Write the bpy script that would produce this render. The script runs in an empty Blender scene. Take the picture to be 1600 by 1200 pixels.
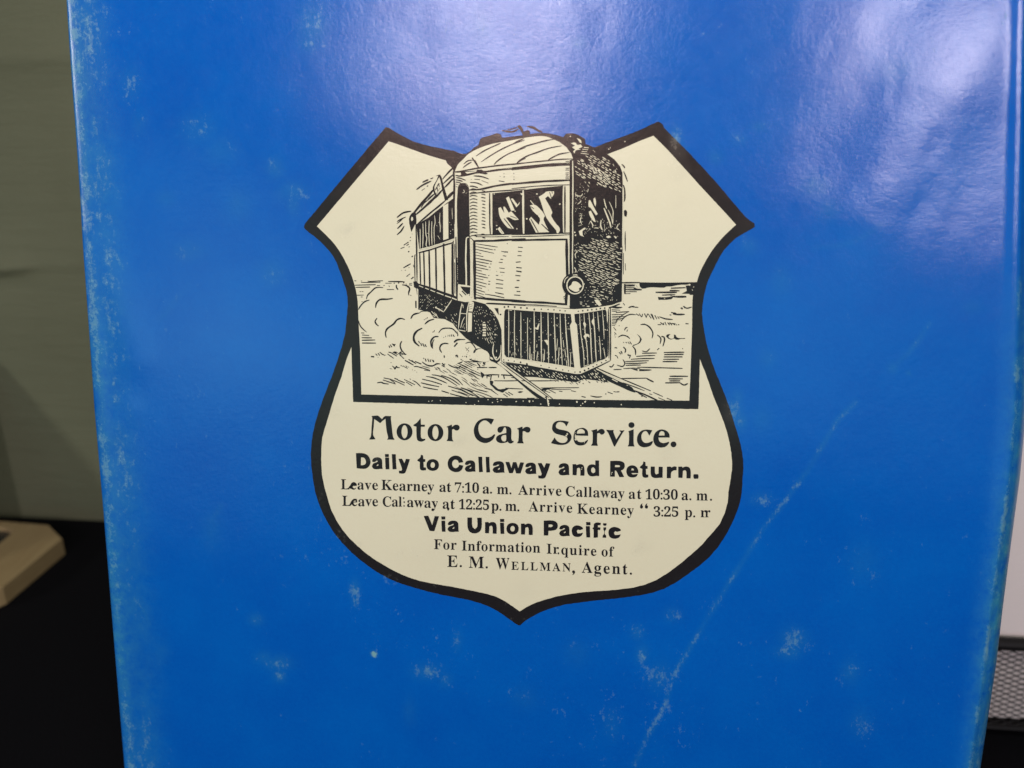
import bpy, math, random
import numpy as np
from mathutils import Vector, Matrix
from mathutils.geometry import delaunay_2d_cdt
rnd = random.Random(7)

# ------------------------------------------------------------------ camera and the plane of the cover
FPX = 1500.0                                    # focal length in photo pixels (1600 wide)
DIST = 0.23                                     # lens to cover along the optical axis, metres
LEAN = math.radians(8)                          # the book leans back
U_c = Vector((10950, -222, -1500)).normalized()  # camera axes: x right, y up, z forward
V_c = Vector((60, 7175, -1500))
V_c = (V_c - V_c.dot(U_c) * U_c).normalized()
N_c = U_c.cross(V_c)                            # left-handed frame (z forward): make it face the lens
if N_c.z > 0: N_c = -N_c
UP_c = math.cos(LEAN) * V_c + math.sin(LEAN) * N_c
X_c = (U_c - U_c.dot(UP_c) * UP_c).normalized()
Y_c = Vector((0, 0, 1)); Y_c = Y_c - Y_c.dot(UP_c) * UP_c - Y_c.dot(X_c) * X_c; Y_c.normalize()
def to_world_dir(v): return Vector((v.dot(X_c), v.dot(Y_c), v.dot(UP_c)))
U = to_world_dir(U_c); V = to_world_dir(V_c); N = to_world_dir(N_c)
def ray(px, py): return to_world_dir(Vector((px - 800, 600 - py, FPX)))
CAM0 = Vector((0, 0, 0))
# put the table at z = 0 : foot of the cover is where photo row 1540 would be
P0 = to_world_dir(Vector((0, 0, 1))) * DIST     # point of the cover on the optical axis (camera at origin)
def hit_cover0(px, py):
    r = ray(px, py); t = P0.dot(N) / r.dot(N); return r * t
foot = hit_cover0(820, 1540)
CAM = Vector((0, 0, -foot.z + 0.0006))
O = P0 + CAM
def uv(px, py):
    p = hit_cover0(px, py) - P0
    return p.dot(U), p.dot(V)
def uvpx(u, v):                                 # inverse of uv
    q = P0 + U * u + V * v
    a = q.dot(to_world_dir(Vector((1, 0, 0)))); b = q.dot(to_world_dir(Vector((0, 1, 0)))); c = q.dot(to_world_dir(Vector((0, 0, 1))))
    return 800 + FPX * a / c, 600 - FPX * b / c
def on_z(px, py, z):
    r = ray(px, py); t = (z - CAM.z) / r.z; return CAM + r * t
def on_y(px, py, y):
    r = ray(px, py); t = (y - CAM.y) / r.y; return CAM + r * t

scene = bpy.context.scene
cd = bpy.data.cameras.new('camera'); cam = bpy.data.objects.new('camera', cd)
scene.collection.objects.link(cam); scene.camera = cam
rx = to_world_dir(Vector((1, 0, 0))); uy = to_world_dir(Vector((0, 1, 0))); fz = to_world_dir(Vector((0, 0, 1)))
M = Matrix((( rx.x, uy.x, -fz.x, CAM.x), (rx.y, uy.y, -fz.y, CAM.y), (rx.z, uy.z, -fz.z, CAM.z), (0, 0, 0, 1)))
cam.matrix_world = M
cd.sensor_width = 36; cd.lens = 36 * FPX / 1600
cd.clip_start = 0.01; cd.clip_end = 50
cd.dof.use_dof = True; cd.dof.focus_distance = DIST * 1.01; cd.dof.aperture_fstop = 15

# ------------------------------------------------------------------ light: a dim room and two ceiling lamps behind the lens, plus added fill lights
w = bpy.data.worlds.new('World'); scene.world = w; w.use_nodes = True
bg = w.node_tree.nodes['Background']; bg.inputs[0].default_value = (0.80, 0.88, 1.0, 1); bg.inputs[1].default_value = 0.03
scene.view_settings.view_transform = 'Standard'; scene.view_settings.look = 'None'
scene.view_settings.exposure = 0; scene.view_settings.gamma = 1

def mirror(px, py, dist, nrm=None):
    n = nrm or N
    p = hit_cover0(px, py) + CAM
    d = ray(px, py).normalized(); r = d - 2 * d.dot(n) * n
    return p + r * dist
def area(name, loc, target, size, size_y, power, col):
    ld = bpy.data.lights.new(name, 'AREA'); ld.shape = 'ELLIPSE'; ld.size = size; ld.size_y = size_y
    ld.energy = power; ld.color = col
    o = bpy.data.objects.new(name, ld); scene.collection.objects.link(o); o.location = loc
    o.rotation_euler = (Vector(target) - Vector(loc)).to_track_quat('-Z', 'Y').to_euler()
    return o
area('ceiling_lamp', mirror(772, -20, 2.2), O, 0.08, 0.54, 9.5, (1.0, 0.87, 0.93))
area('ceiling_lamp', mirror(1505, 70, 2.2), O, 0.38, 0.54, 10.5, (1.0, 0.87, 0.92))
area('left_glow_fill', mirror(330, 520, 1.6), O, 0.40, 0.55, 0.60, (0.45, 1.0, 1.0))  # added fill, its weak reflection gives the teal glow on the cover's left
area('cyan_fill', mirror(880, 545, 1.7), O, 1.8, 0.40, 1.7, (0.30, 0.80, 0.95))  # added broad cyan light, stands in for a bright room and tints mid cover
area('side_fill', Vector((-1.75, -1.25, 0.75)), O, 0.30, 0.30, 12.0, (1.0, 0.97, 0.86))  # added light from the left, throws the unseen panel's shadow onto the wall
area('overhead_fill', O + Vector((0.03, -0.24, 0.38)), O + V * 0.05, 0.26, 0.16, 1.40, (1.0, 0.95, 0.86))  # added fill close above the book, makes the cover darken downwards

# ------------------------------------------------------------------ materials
def new_mat(name):
    m = bpy.data.materials.new(name); m.use_nodes = True
    nt = m.node_tree; b = nt.nodes['Principled BSDF']; return m, nt, b
def node(nt, t, **kw):
    n = nt.nodes.new(t)
    for k, v in kw.items(): setattr(n, k, v)
    return n
def noise(nt, scale, detail=4, rough=0.6, vec=None):
    n = node(nt, 'ShaderNodeTexNoise'); n.inputs['Scale'].default_value = scale; n.inputs['Detail'].default_value = detail
    n.inputs['Roughness'].default_value = rough
    if vec: nt.links.new(vec, n.inputs['Vector'])
    return n.outputs['Fac']
def ramp(nt, fac, stops):
    r = node(nt, 'ShaderNodeValToRGB'); nt.links.new(fac, r.inputs[0])
    cr = r.color_ramp
    while len(cr.elements) < len(stops): cr.elements.new(0.5)
    for e, (p, c) in zip(cr.elements, stops): e.position = p; e.color = c if len(c) == 4 else (*c, 1)
    return r.outputs[0]
def mixc(nt, fac, a, b):
    m = node(nt, 'ShaderNodeMix', data_type='RGBA')
    if isinstance(fac, float): m.inputs[0].default_value = fac
    else: nt.links.new(fac, m.inputs[0])
    for i, c in ((6, a), (7, b)):
        if isinstance(c, tuple): m.inputs[i].default_value = (*c, 1)
        else: nt.links.new(c, m.inputs[i])
    return m.outputs[2]
def mathn(nt, op, a, b=0.0, clamp=False):
    m = node(nt, 'ShaderNodeMath', operation=op, use_clamp=clamp)
    for i, c in ((0, a), (1, b)):
        if isinstance(c, (int, float)): m.inputs[i].default_value = c
        else: nt.links.new(c, m.inputs[i])
    return m.outputs[0]
def coords(nt): return node(nt, 'ShaderNodeTexCoord').outputs['Object']
def bump(nt, b, h, strength, dist, prev=None):
    n = node(nt, 'ShaderNodeBump'); n.inputs['Strength'].default_value = strength; n.inputs['Distance'].default_value = dist
    nt.links.new(h, n.inputs['Height'])
    if prev is not None: nt.links.new(prev, n.inputs['Normal'])
    return n.outputs[0]

def gloss_paper(name, base, worn, var, spec=0.5, rough=0.17, soft_k=0.17, tint=None):
    """printed, varnished paper: wear attribute breaks up into small pale flecks"""
    m, nt, b = new_mat(name); co = coords(nt)
    at = node(nt, 'ShaderNodeAttribute', attribute_name='wear').outputs['Fac']
    n1 = noise(nt, 1100, 5, 0.75, co); n2 = noise(nt, 260, 4, 0.7, co); n3 = noise(nt, 42, 3, 0.6, co)
    nn = mathn(nt, 'ADD', mathn(nt, 'MULTIPLY', n1, 0.55), mathn(nt, 'MULTIPLY', n2, 0.45))
    patch = mathn(nt, 'MULTIPLY', mathn(nt, 'SUBTRACT', noise(nt, 17, 4, 0.65, co), 0.5), 0.42)
    streak = node(nt, 'ShaderNodeMapping'); streak.inputs['Scale'].default_value = (1, 1, 0.35); streak.inputs['Rotation'].default_value = (0, 0.5, 0); nt.links.new(co, streak.inputs[0])
    n4 = noise(nt, 620, 3, 0.7, streak.outputs[0])
    nn = mathn(nt, 'ADD', mathn(nt, 'MULTIPLY', nn, 0.7), mathn(nt, 'MULTIPLY', n4, 0.3))
    nn = mathn(nt, 'ADD', mathn(nt, 'MULTIPLY', mathn(nt, 'SUBTRACT', nn, 0.5), 1.9), 0.5)
    s = mathn(nt, 'ADD', mathn(nt, 'ADD', nn, patch), mathn(nt, 'MULTIPLY', at, 0.52))
    mask = mathn(nt, 'MULTIPLY', mathn(nt, 'SUBTRACT', s, 0.675), 2.3, True)
    soft = mathn(nt, 'MULTIPLY', mathn(nt, 'MULTIPLY', at, mathn(nt, 'ADD', n2, 0.3)), soft_k * 1.6, True)
    mk = mathn(nt, 'MAXIMUM', mathn(nt, 'MULTIPLY', mask, 0.75), soft)
    rub = node(nt, 'ShaderNodeAttribute', attribute_name='rub').outputs['Fac']
    rubf = mathn(nt, 'MULTIPLY', rub, mathn(nt, 'ADD', mathn(nt, 'MULTIPLY', mathn(nt, 'SUBTRACT', n2, 0.42), 4.0), mathn(nt, 'MULTIPLY', n1, 1.1)), True)
    c0 = mixc(nt, mathn(nt, 'MULTIPLY', mathn(nt, 'ADD', n3, mathn(nt, 'MULTIPLY', n1, 0.8)), 0.6, True), base, var)
    c0 = mixc(nt, rubf, c0, (0.035, 0.24, 0.40) if name.startswith('blue') else worn)
    if name.startswith('blue'):
        c0 = mixc(nt, mathn(nt, 'MULTIPLY', soft, 2.2, True), c0, (0.030, 0.22, 0.36)); mk = mathn(nt, 'MULTIPLY', mask, 0.66)
    nt.links.new(mixc(nt, mk, c0, worn), b.inputs['Base Color'])
    b.inputs['Specular IOR Level'].default_value = spec
    r = mathn(nt, 'ADD', mathn(nt, 'ADD', mathn(nt, 'MULTIPLY', mk, 0.3), mathn(nt, 'MULTIPLY', rub, 0.25)), mathn(nt, 'ADD', mathn(nt, 'MULTIPLY', n2, 0.10), rough - 0.05))
    nt.links.new(r, b.inputs['Roughness'])
    g = bump(nt, b, n1, 0.22, 0.00012)
    g = bump(nt, b, mathn(nt, 'MULTIPLY', mk, -1.0), 0.35, 0.00015, g)
    g = bump(nt, b, n2, 0.10, 0.00035, g)
    g = bump(nt, b, noise(nt, 34, 2, 0.5, co), 0.07, 0.0012, g)
    nt.links.new(g, b.inputs['Normal'])
    if tint: b.inputs['Specular Tint'].default_value = (*tint, 1)
    return m
BLUE = gloss_paper('blue_varnished_paper', (0.0001, 0.057, 0.385), (0.24, 0.44, 0.42), (0.0001, 0.135, 0.53))
CREAM = gloss_paper('cream_printed_paper', (0.675, 0.63, 0.455), (0.38, 0.36, 0.28), (0.735, 0.69, 0.515), rough=0.25, soft_k=0.30)
INK = gloss_paper('black_ink', (0.010, 0.009, 0.013), (0.20, 0.20, 0.17), (0.016, 0.014, 0.015), spec=0.42, rough=0.22, tint=(1.0, 0.76, 0.60))

def plain(name, col, rough=0.6, spec=0.4, nscale=200, amt=0.25, bstr=0.2, bd=0.0005, metal=0):
    m, nt, b = new_mat(name); co = coords(nt)
    n = noise(nt, nscale, 5, 0.65, co)
    dark = tuple(c * (1 - amt) for c in col); lite = tuple(min(1, c * (1 + amt)) for c in col)
    nt.links.new(mixc(nt, n, dark, lite), b.inputs['Base Color'])
    b.inputs['Roughness'].default_value = rough; b.inputs['Specular IOR Level'].default_value = spec; b.inputs['Metallic'].default_value = metal
    nt.links.new(bump(nt, b, n, bstr, bd), b.inputs['Normal']); return m

# ------------------------------------------------------------------ object helpers
def tag(o, label=None, cat=None, group=None, kind=None):
    for k, v in (('label', label), ('category', cat), ('group', group), ('kind', kind)):
        if v: o[k] = v
    return o
def mesh_obj(name, verts, faces, mats, parent=None, smooth=False, fm=None, wear=None, rub=None):
    me = bpy.data.meshes.new(name); me.from_pydata([tuple(v) for v in verts], [], faces)
    for m in (mats if isinstance(mats, (list, tuple)) else [mats]): me.materials.append(m)
    if fm is not None: me.polygons.foreach_set('material_index', fm)
    if wear is not None:
        a = me.attributes.new('wear', 'FLOAT', 'POINT'); a.data.foreach_set('value', wear)
    if rub is not None:
        a = me.attributes.new('rub', 'FLOAT', 'POINT'); a.data.foreach_set('value', rub)
    if smooth: me.polygons.foreach_set('use_smooth', [True] * len(me.polygons))
    me.update()
    o = bpy.data.objects.new(name, me); scene.collection.objects.link(o)
    if parent: o.parent = parent
    return o
def empty(name, loc):
    o = bpy.data.objects.new(name, None); scene.collection.objects.link(o); o.location = loc; o.empty_display_size = 0.02
    return o

# ------------------------------------------------------------------ the shape of the cover sheet (in photo pixels of the flat sheet)
CREASES = [([(1452, 505), (1438, 528), (1420, 552), (1390, 580)], 3.5, .36), ([(1338, 628), (1310, 655), (1262, 735), (1225, 785), (1190, 830), (1165, 870), (1128, 930), (1100, 975), (1078, 1012), (1052, 1055), (1040, 1100), (1012, 1150), (992, 1195)], 4.0, 0.50),
           ([(1378, 350), (1345, 372), (1310, 384), (1272, 386)], 4, 0.28),
           ([(178, 892), (200, 924), (222, 952), (234, 978)], 2.6, 0.62), ([(168, 921), (196, 930)], 2.5, 0.5),
           ([(168, 768), (180, 800), (190, 830), (198, 850)], 4, 0.4),
           ([(184, 1098), (206, 1101)], 2.5, 0.5), ([(295, 445), (270, 475), (250, 500)], 4, 0.14), ([(187, 385), (183, 400), (192, 420)], 3, 0.45),
           ([(135, 10), (139, 60)], 3.0, 0.5), ([(146, 165), (149, 215)], 3, 0.42), ([(151, 295), (152, 312)], 3, 0.5),
           ([(330, 815), (345, 790)], 4, 0.3), ([(155, 638), (190, 622)], 2.5, 0.3)]
SPOTS = [(522, 642, 10, 7, .5), (590, 716, 8, 3, .7), (578, 718, 10, 3, .5), (815, 708, 14, 4, .55), (808, 716, 8, 8, .35), (1045, 708, 12, 14, .45), (940, 771, 12, 10, .6), (1003, 853, 9, 8, .8), (820, 920, 14, 12, .3), (935, 345, 6, 8, .3), (1062, 270, 14, 10, .5), (1065, 322, 12, 6, .4), (540, 358, 8, 2, 1.2), (720, 690, 10, 6, .5), (850, 405, 6, 5, .3), (690, 860, 40, 30, .18), (560, 300, 40, 30, .12), (488, 40, 22, 34, .52), (482, 68, 16, 12, .5), (752, 38, 16, 26, .3), (905, 66, 12, 9, .35), (310, 200, 30, 26, .38), (205, 130, 16, 30, .36), (345, 235, 26, 22, .30),
         (430, 262, 14, 18, .46), (458, 300, 22, 16, .5), (458, 318, 10, 18, .45), (218, 190, 12, 20, .3), (372, 320, 22, 26, .28), (425, 425, 20, 22, .33), (295, 392, 26, 16, .25),
         (1056, 222, 10, 22, .80), (1062, 240, 12, 14, .5), (1118, 245, 12, 12, .45), (1155, 218, 12, 10, .33), (1186, 198, 14, 7, .4), (1275, 290, 24, 20, .4), (1295, 325, 16, 18, .35),
         (1220, 440, 16, 26, .27), (1170, 385, 14, 16, .3), (1146, 645, 14, 26, .62), (1152, 620, 9, 12, .5), (1190, 655, 16, 20, .33), (1190, 780, 20, 12, .35), (1158, 660, 10, 16, .55),
         (435, 1036, 22, 12, .62), (436, 1056, 10, 10, .66), (412, 1028, 14, 10, .5), (668, 1048, 22, 12, .58), (696, 1062, 10, 12, .4), (555, 920, 8, 16, .62), (556, 938, 6, 10, .6),
         (400, 968, 12, 10, .5), (585, 1021, 4, 4, 3.0), (1240, 1000, 22, 18, .55), (1232, 1018, 20, 12, .55), (1030, 1055, 18, 22, .42), (1003, 1022, 10, 16, .52), (996, 988, 10, 12, .45),
         (1328, 1050, 14, 18, .4), (1350, 880, 24, 30, .27), (900, 1020, 20, 20, .25), (715, 1000, 8, 16, .35), (955, 1130, 14, 24, .3), (640, 1110, 10, 22, .25), (250, 1018, 12, 20, .3),
         (1345, 1130, 18, 22, .3), (1560, 880, 7, 24, .3), (330, 830, 16, 30, .3), (1395, 575, 8, 8, .42), (1520, 480, 16, 10, .25), (820, 1090, 22, 20, .22), (1420, 583, 3, 3, .9),
         (1400, 110, 26, 20, .25), (260, 310, 14, 12, .3), (1050, 960, 14, 12, .35), (1200, 560, 14, 18, .25)]
def ledge(y): return np.interp(y, [-400, 0, 200, 400, 640, 800, 1200, 1560], [70, 100, 114, 126, 143, 157, 190, 222])
def redge(y): return np.interp(y, [-400, 0, 300, 640, 750, 880, 965, 1050, 1180, 1560], [1622, 1620, 1614, 1605, 1594.5, 1577, 1566, 1556, 1536, 1478])
def wear_at(px, py):
    px = np.asarray(px, float); py = np.asarray(py, float)
    w_ = np.zeros_like(px)
    for pts, wd, st in CREASES:
        d = np.full_like(px, 1e9)
        for (x0, y0), (x1, y1) in zip(pts[:-1], pts[1:]):
            dx, dy = x1 - x0, y1 - y0; t = np.clip(((px - x0) * dx + (py - y0) * dy) / (dx * dx + dy * dy), 0, 1)
            d = np.minimum(d, np.hypot(px - x0 - t * dx, py - y0 - t * dy))
        w_ = np.maximum(w_, st * (0.72 + 0.28 * np.sin(py * 0.11 + px * 0.03) * np.sin(py * 0.037)) * np.exp(-(d / wd) ** 2))
    for x, y, a, b, st in SPOTS:
        w_ = np.maximum(w_, st * 0.8 * np.exp(-((px - x) / a) ** 2 - ((py - y) / b) ** 2))
    L = ledge(py); R = redge(py)
    k = 0.5 + 0.5 * np.sin(py * 0.021 + 1.3) * np.sin(py * 0.0073)
    w_ = np.maximum(w_, (0.34 + 0.20 * k) * np.exp(-((px - L - 14) / 10.0) ** 2))
    w_ = np.maximum(w_, 0.26 * np.exp(-((px - L - 40) / 22.0) ** 2) * (0.5 + k))
    w_ = np.maximum(w_, np.where(py > 430, 0.80 * (0.6 + 0.5 * np.sin(py * 0.045) * np.sin(py * 0.013 + 1)), 0.1) * np.exp(-((px - R + 18) / 6.0) ** 2))
    w_ = np.maximum(w_, np.where(py > 300, 0.42, 0.2) * np.exp(-((px - R - 4) / 14.0) ** 2))
    return w_
WRINKLES = [((1585, 10), (1345, 335), 60, 0.00024), ((1440, -40), (1290, 250), 52, -0.00016), ((1500, 150), (1400, 120), 26, 0.00004), ((1480, 330), (1560, 200), 46, -0.00008),
            ((1350, 40), (1400, 180), 30, 0.00003), ((160, 690), (205, 640), 18, 0.00012), ((150, 360), (215, 560), 30, 0.00022), ((1210, 560), (1290, 760), 60, 0.00015)]
_wr = random.Random(11)
for _ in range(26):
    a_ = _wr.uniform(0.6, 1.5); x_, y_ = _wr.uniform(1230, 1590), _wr.uniform(-20, 370); l_ = _wr.uniform(20, 70)
    WRINKLES.append(((x_, y_), (x_ - l_ * math.cos(a_), y_ + l_ * math.sin(a_)), _wr.uniform(12, 24), _wr.choice((-1, 1)) * _wr.uniform(0.00001, 0.00004)))
for _ in range(16):
    x_, y_ = _wr.uniform(640, 960), _wr.uniform(-20, 180); l_ = _wr.uniform(20, 60)
    WRINKLES.append(((x_, y_), (x_ + _wr.uniform(-8, 8), y_ + l_), _wr.uniform(14, 26), _wr.choice((-1, 1)) * _wr.uniform(0.00001, 0.00003)))
def height(px, py):
    """metres out of the flat sheet: slack paper, slightly pillowed"""
    px = np.asarray(px, float); py = np.asarray(py, float)
    h = 0.00035 * np.sin(px * 0.0052 + 0.8) * np.cos(py * 0.0041 - 0.4)
    h += 0.00006 * np.sin(px * 0.013 + py * 0.006 + 1.0)
    h += 0.00010 * np.sin(py * 0.017 - px * 0.004)
    for (x0, y0), (x1, y1), wd, am in WRINKLES:
        dx, dy = x1 - x0, y1 - y0; t = np.clip(((px - x0) * dx + (py - y0) * dy) / (dx * dx + dy * dy), 0, 1)
        h = h + am * np.exp(-(np.hypot(px - x0 - t * dx, py - y0 - t * dy) / wd) ** 2)
    R = redge(py); L = ledge(py)
    h = h + 0.00034 * np.exp(-((px - (R - 27)) / 11.0) ** 2) + 0.00008 * np.exp(-((px - (L + 16)) / 10.0) ** 2)
    return h
def rub_at(px, py):
    R = redge(py); L = ledge(py); k = np.sin(py * 0.011 + 0.6) * np.sin(py * 0.0047)
    r = (0.27 + 0.20 * k) * np.exp(-((px - L - 10) / 17.0) ** 2) + 0.10 * np.exp(-((px - L - 45) / 30.0) ** 2)
    r = r + np.clip((py - 250) / 500, 0, 1) * (0.60 + 0.2 * k) * np.exp(-((px - R + 0) / 28.0) ** 2)
    return np.clip(r, 0, 1)
STEP = 0.00004
def place(px, py, level):
    u, v = uv(px, py)
    return O + U * u + V * v + N * (float(height(px, py)) + level)

# ------------------------------------------------------------------ flat print: traced outlines laid on the sheet
def smooth_closed(p, sub=3, corner=62):
    n = len(p); out = []
    def ang(i):
        a = Vector(p[i]) - Vector(p[i - 1]); b = Vector(p[(i + 1) % n]) - Vector(p[i])
        if a.length < 1e-6 or b.length < 1e-6: return 180
        return math.degrees(a.angle(b))
    sharp = [ang(i) > corner for i in range(n)]
    for i in range(n):
        p0, p1, p2, p3 = (Vector(p[(i + k) % n]) for k in (-1, 0, 1, 2))
        L = (p2 - p1).length
        m1 = Vector((0, 0)) if sharp[i] else (p2 - p0).normalized() * L
        m2 = Vector((0, 0)) if sharp[(i + 1) % n] else (p3 - p1).normalized() * L
        if sharp[i]: m1 = (p2 - p1) * 0.8
        if sharp[(i + 1) % n]: m2 = (p2 - p1) * 0.8
        for j in range(sub):
            t = j / sub; t2 = t * t; t3 = t2 * t
            q = (2 * t3 - 3 * t2 + 1) * p1 + (t3 - 2 * t2 + t) * m1 + (-2 * t3 + 3 * t2) * p2 + (t3 - t2) * m2
            out.append((q.x, q.y))
    return out
def smooth_open(p, sub=4):
    if len(p) < 3: return p
    out = []; n = len(p)
    for i in range(n - 1):
        p0 = Vector(p[max(i - 1, 0)]); p1 = Vector(p[i]); p2 = Vector(p[i + 1]); p3 = Vector(p[min(i + 2, n - 1)])
        for j in range(sub):
            t = j / sub; t2 = t * t; t3 = t2 * t
            q = 0.5 * ((2 * p1) + (-p0 + p2) * t + (2 * p0 - 5 * p1 + 4 * p2 - p3) * t2 + (-p0 + 3 * p1 - 3 * p2 + p3) * t3)
            out.append((q.x, q.y))
    out.append(p[-1]); return out
def inside(loops, x, y):
    x = np.asarray(x); y = np.asarray(y); c = np.zeros(x.shape, bool)
    for lp in loops:
        a = np.asarray(lp); b = np.roll(a, -1, axis=0)
        for (x0, y0), (x1, y1) in zip(a, b):
            if y0 == y1: continue
            k = ((y0 > y) != (y1 > y)) & (x < (x1 - x0) * (y - y0) / (y1 - y0) + x0)
            c ^= k
    return c
def densify(p, closed, step=6.0):
    out = []; n = len(p)
    for i in range(n if closed else n - 1):
        a = p[i]; b = p[(i + 1) % n]; k = max(1, int(math.dist(a, b) / step))
        out += [(a[0] + (b[0] - a[0]) * j / k, a[1] + (b[1] - a[1]) * j / k) for j in range(k)]
    if not closed: out.append(tuple(p[-1]))
    return out
class Print:
    """collects ink and paper shapes; levels rise in 0.04 mm steps, each item a hair above the last"""
    def __init__(s): s.v = []; s.f = []; s.m = []; s.k = 0
    def lev(s, level):
        s.k += 1; return level * STEP + (s.k % 24) * 0.0000014
    def fill(s, loops, level, mat, grid=0):
        pts = []; edges = []
        loops = [densify([tuple(q) for q in lp], True) for lp in loops]
        if not grid:
            a = np.array([q for lp in loops for q in lp])
            if np.ptp(a, axis=0).max() > 14: grid = 9
        for lp in loops:
            b = len(pts); n = len(lp); pts += [Vector(q) for q in lp]; edges += [(b + i, b + (i + 1) % n) for i in range(n)]
        if grid:
            a = np.array([(q.x, q.y) for q in pts]); x0, y0 = a.min(0); x1, y1 = a.max(0)
            gx, gy = np.meshgrid(np.arange(x0 + grid / 2, x1, grid), np.arange(y0 + grid / 2, y1, grid)); gx = gx.ravel(); gy = gy.ravel()
            k = inside(loops, gx, gy); pts += [Vector((float(p), float(q))) for p, q in zip(gx[k], gy[k])]
        vo, _, fo, _, _, _ = delaunay_2d_cdt(pts, edges, [], 0, 1e-5)
        xs = np.array([(q.x, q.y) for q in vo]); fa = np.array(fo)
        c = xs[fa].mean(1); k = inside(loops, c[:, 0], c[:, 1])
        base = len(s.v); z = s.lev(level)
        s.v += [(q.x, q.y, z) for q in vo]
        for f in fa[k]: s.f.append(tuple(int(base + i) for i in f)); s.m.append(mat)
    def stroke(s, pts, w, level, mat, taper=0.6, smooth=True, wob=0.10):
        if smooth: pts = smooth_open(pts)
        if math.dist(pts[0], pts[-1]) > 7: pts = densify([tuple(q) for q in pts], False)
        n = len(pts); base = len(s.v); z = s.lev(level)
        ph = rnd.random() * 9
        for i, p in enumerate(pts):
            a = Vector(pts[max(i - 1, 0)]); b = Vector(pts[min(i + 1, n - 1)]); d = b - a
            if d.length < 1e-6: d = Vector((1, 0))
            d.normalize(); nx, ny = -d.y, d.x
            t = i / (n - 1); k = 1 - taper * (abs(2 * t - 1) ** 3)
            k *= 1 + wob * math.sin(ph + i * 1.1)
            hw = (w * 0.5 * k) * (1.36 if mat == 0 else 0.95)
            s.v.append((p[0] + nx * hw, p[1] + ny * hw, z)); s.v.append((p[0] - nx * hw, p[1] - ny * hw, z))
        for i in range(n - 1):
            s.f.append((base + 2 * i, base + 2 * i + 1, base + 2 * i + 3, base + 2 * i + 2)); s.m.append(mat)
    def dot(s, x, y, r, level, mat, ry=None, n=9):
        ry = ry or r; z = s.lev(level); base = len(s.v)
        s.v += [(x + r * math.cos(a * 2 * math.pi / n) * rnd.uniform(.85, 1.1), y + ry * math.sin(a * 2 * math.pi / n) * rnd.uniform(.85, 1.1), z) for a in range(n)]
        s.f.append(tuple(range(base, base + n))); s.m.append(mat)
    def ellipse(s, x, y, rx_, ry_, hx, hy, level, mat, n=28, hole=True):
        o = [(x + rx_ * math.cos(a * 2 * math.pi / n), y + ry_ * math.sin(a * 2 * math.pi / n)) for a in range(n)]
        h = [(x + hx * math.cos(a * 2 * math.pi / n), y + hy * math.sin(a * 2 * math.pi / n)) for a in range(n)]
        s.fill([o, h] if hole else [o], level, mat)
    def hatch(s, poly, ang, gap, length, space, w, level, mat, jit=0.25, prob=0.92, bend=0.0):
        """rows of short parallel strokes clipped to a polygon"""
        a = math.radians(ang); dx, dy = math.cos(a), math.sin(a); nx, ny = -dy, dx
        P = np.array(poly); c = P.mean(0); R = np.abs(P - c).max() * 1.5
        r = -R
        while r < R:
            t = -R + rnd.random() * (length + space)
            while t < R:
                L = length * rnd.uniform(1 - 2 * jit, 1 + jit); g = space * rnd.uniform(.6, 1.5)
                x0 = c[0] + nx * r + dx * t; y0 = c[1] + ny * r + dy * t
                xm, ym = x0 + dx * L / 2, y0 + dy * L / 2
                if rnd.random() < prob and inside([poly], np.array([xm]), np.array([ym]))[0]:
                    j = rnd.uniform(-jit, jit) * gap; k = rnd.uniform(-.10, .10) * L
                    q = [(x0 + nx * j, y0 + ny * j), (xm + nx * (j + bend * L), ym + ny * (j + bend * L)), (x0 + dx * L + nx * (j + k), y0 + dy * L + ny * (j + k))]
                    s.stroke(q, w * rnd.uniform(.7, 1.25), level, mat, smooth=False)
                t += L + g
            r += gap * rnd.uniform(.85, 1.15)
    def specks(s, poly, n, r0, r1, level, mat):
        P = np.array(poly); a = P.min(0); b = P.max(0); c = 0
        while c < n:
            x, y = rnd.uniform(a[0], b[0]), rnd.uniform(a[1], b[1])
            if inside([poly], np.array([x]), np.array([y]))[0]:
                s.dot(x, y, rnd.uniform(r0, r1), level, mat, rnd.uniform(r0, r1) * 1.2, 6); c += 1
    def trace(s, ox, oy, sc, text, level_mat=None):
        """one shape a line: kind+level(+w): points in a magnified tile at (ox, oy). F C = fill sharp/smooth, S K = stroke; even levels paper, odd ink"""
        for ln in text.strip().splitlines():
            ln = ln.strip()
            if not ln: continue
            hd, *pp = ln.split()
            kind = hd[0]; level = int(hd[1]); w_ = float(hd[3:]) / sc if ':' in hd else 1.2
            p = []
            loops = [p]
            for q in pp:
                if q == '/': p = []; loops.append(p); continue
                x, y = q.split(','); p.append((ox + float(x) / sc, oy + float(y) / sc))
            mat = 0 if level % 2 else 1
            if kind == 'F': s.fill(loops, level, mat)
            elif kind == 'C': s.fill([smooth_closed(l) for l in loops], level, mat)
            elif kind == 'D':
                for q in loops[0]: s.dot(q[0], q[1], w_ / 2, level, mat)
            else:
                for l in loops: s.stroke(l, w_, level, mat, smooth=(kind == 'K'), taper=0.25 if kind == 'S' else 0.6)
    def build(s, name, parent, label=None, kind=None):
        P = np.array(s.v); h = height(P[:, 0], P[:, 1])
        co = []
        for (x, y, z), hh in zip(s.v, h):
            u, v = uv(x, y); co.append(O + U * u + V * v + N * (z + float(hh)))
        o = mesh_obj(name, co, s.f, [INK, CREAM], parent, fm=s.m, wear=wear_at(P[:, 0], P[:, 1]), rub=np.zeros(len(P)))
        # every printed face looks at the reader
        me = o.data; flip = [p.index for p in me.polygons if p.normal.dot(N) < 0]
        import bmesh
        bm = bmesh.new(); bm.from_mesh(me); bm.faces.ensure_lookup_table()
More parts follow.
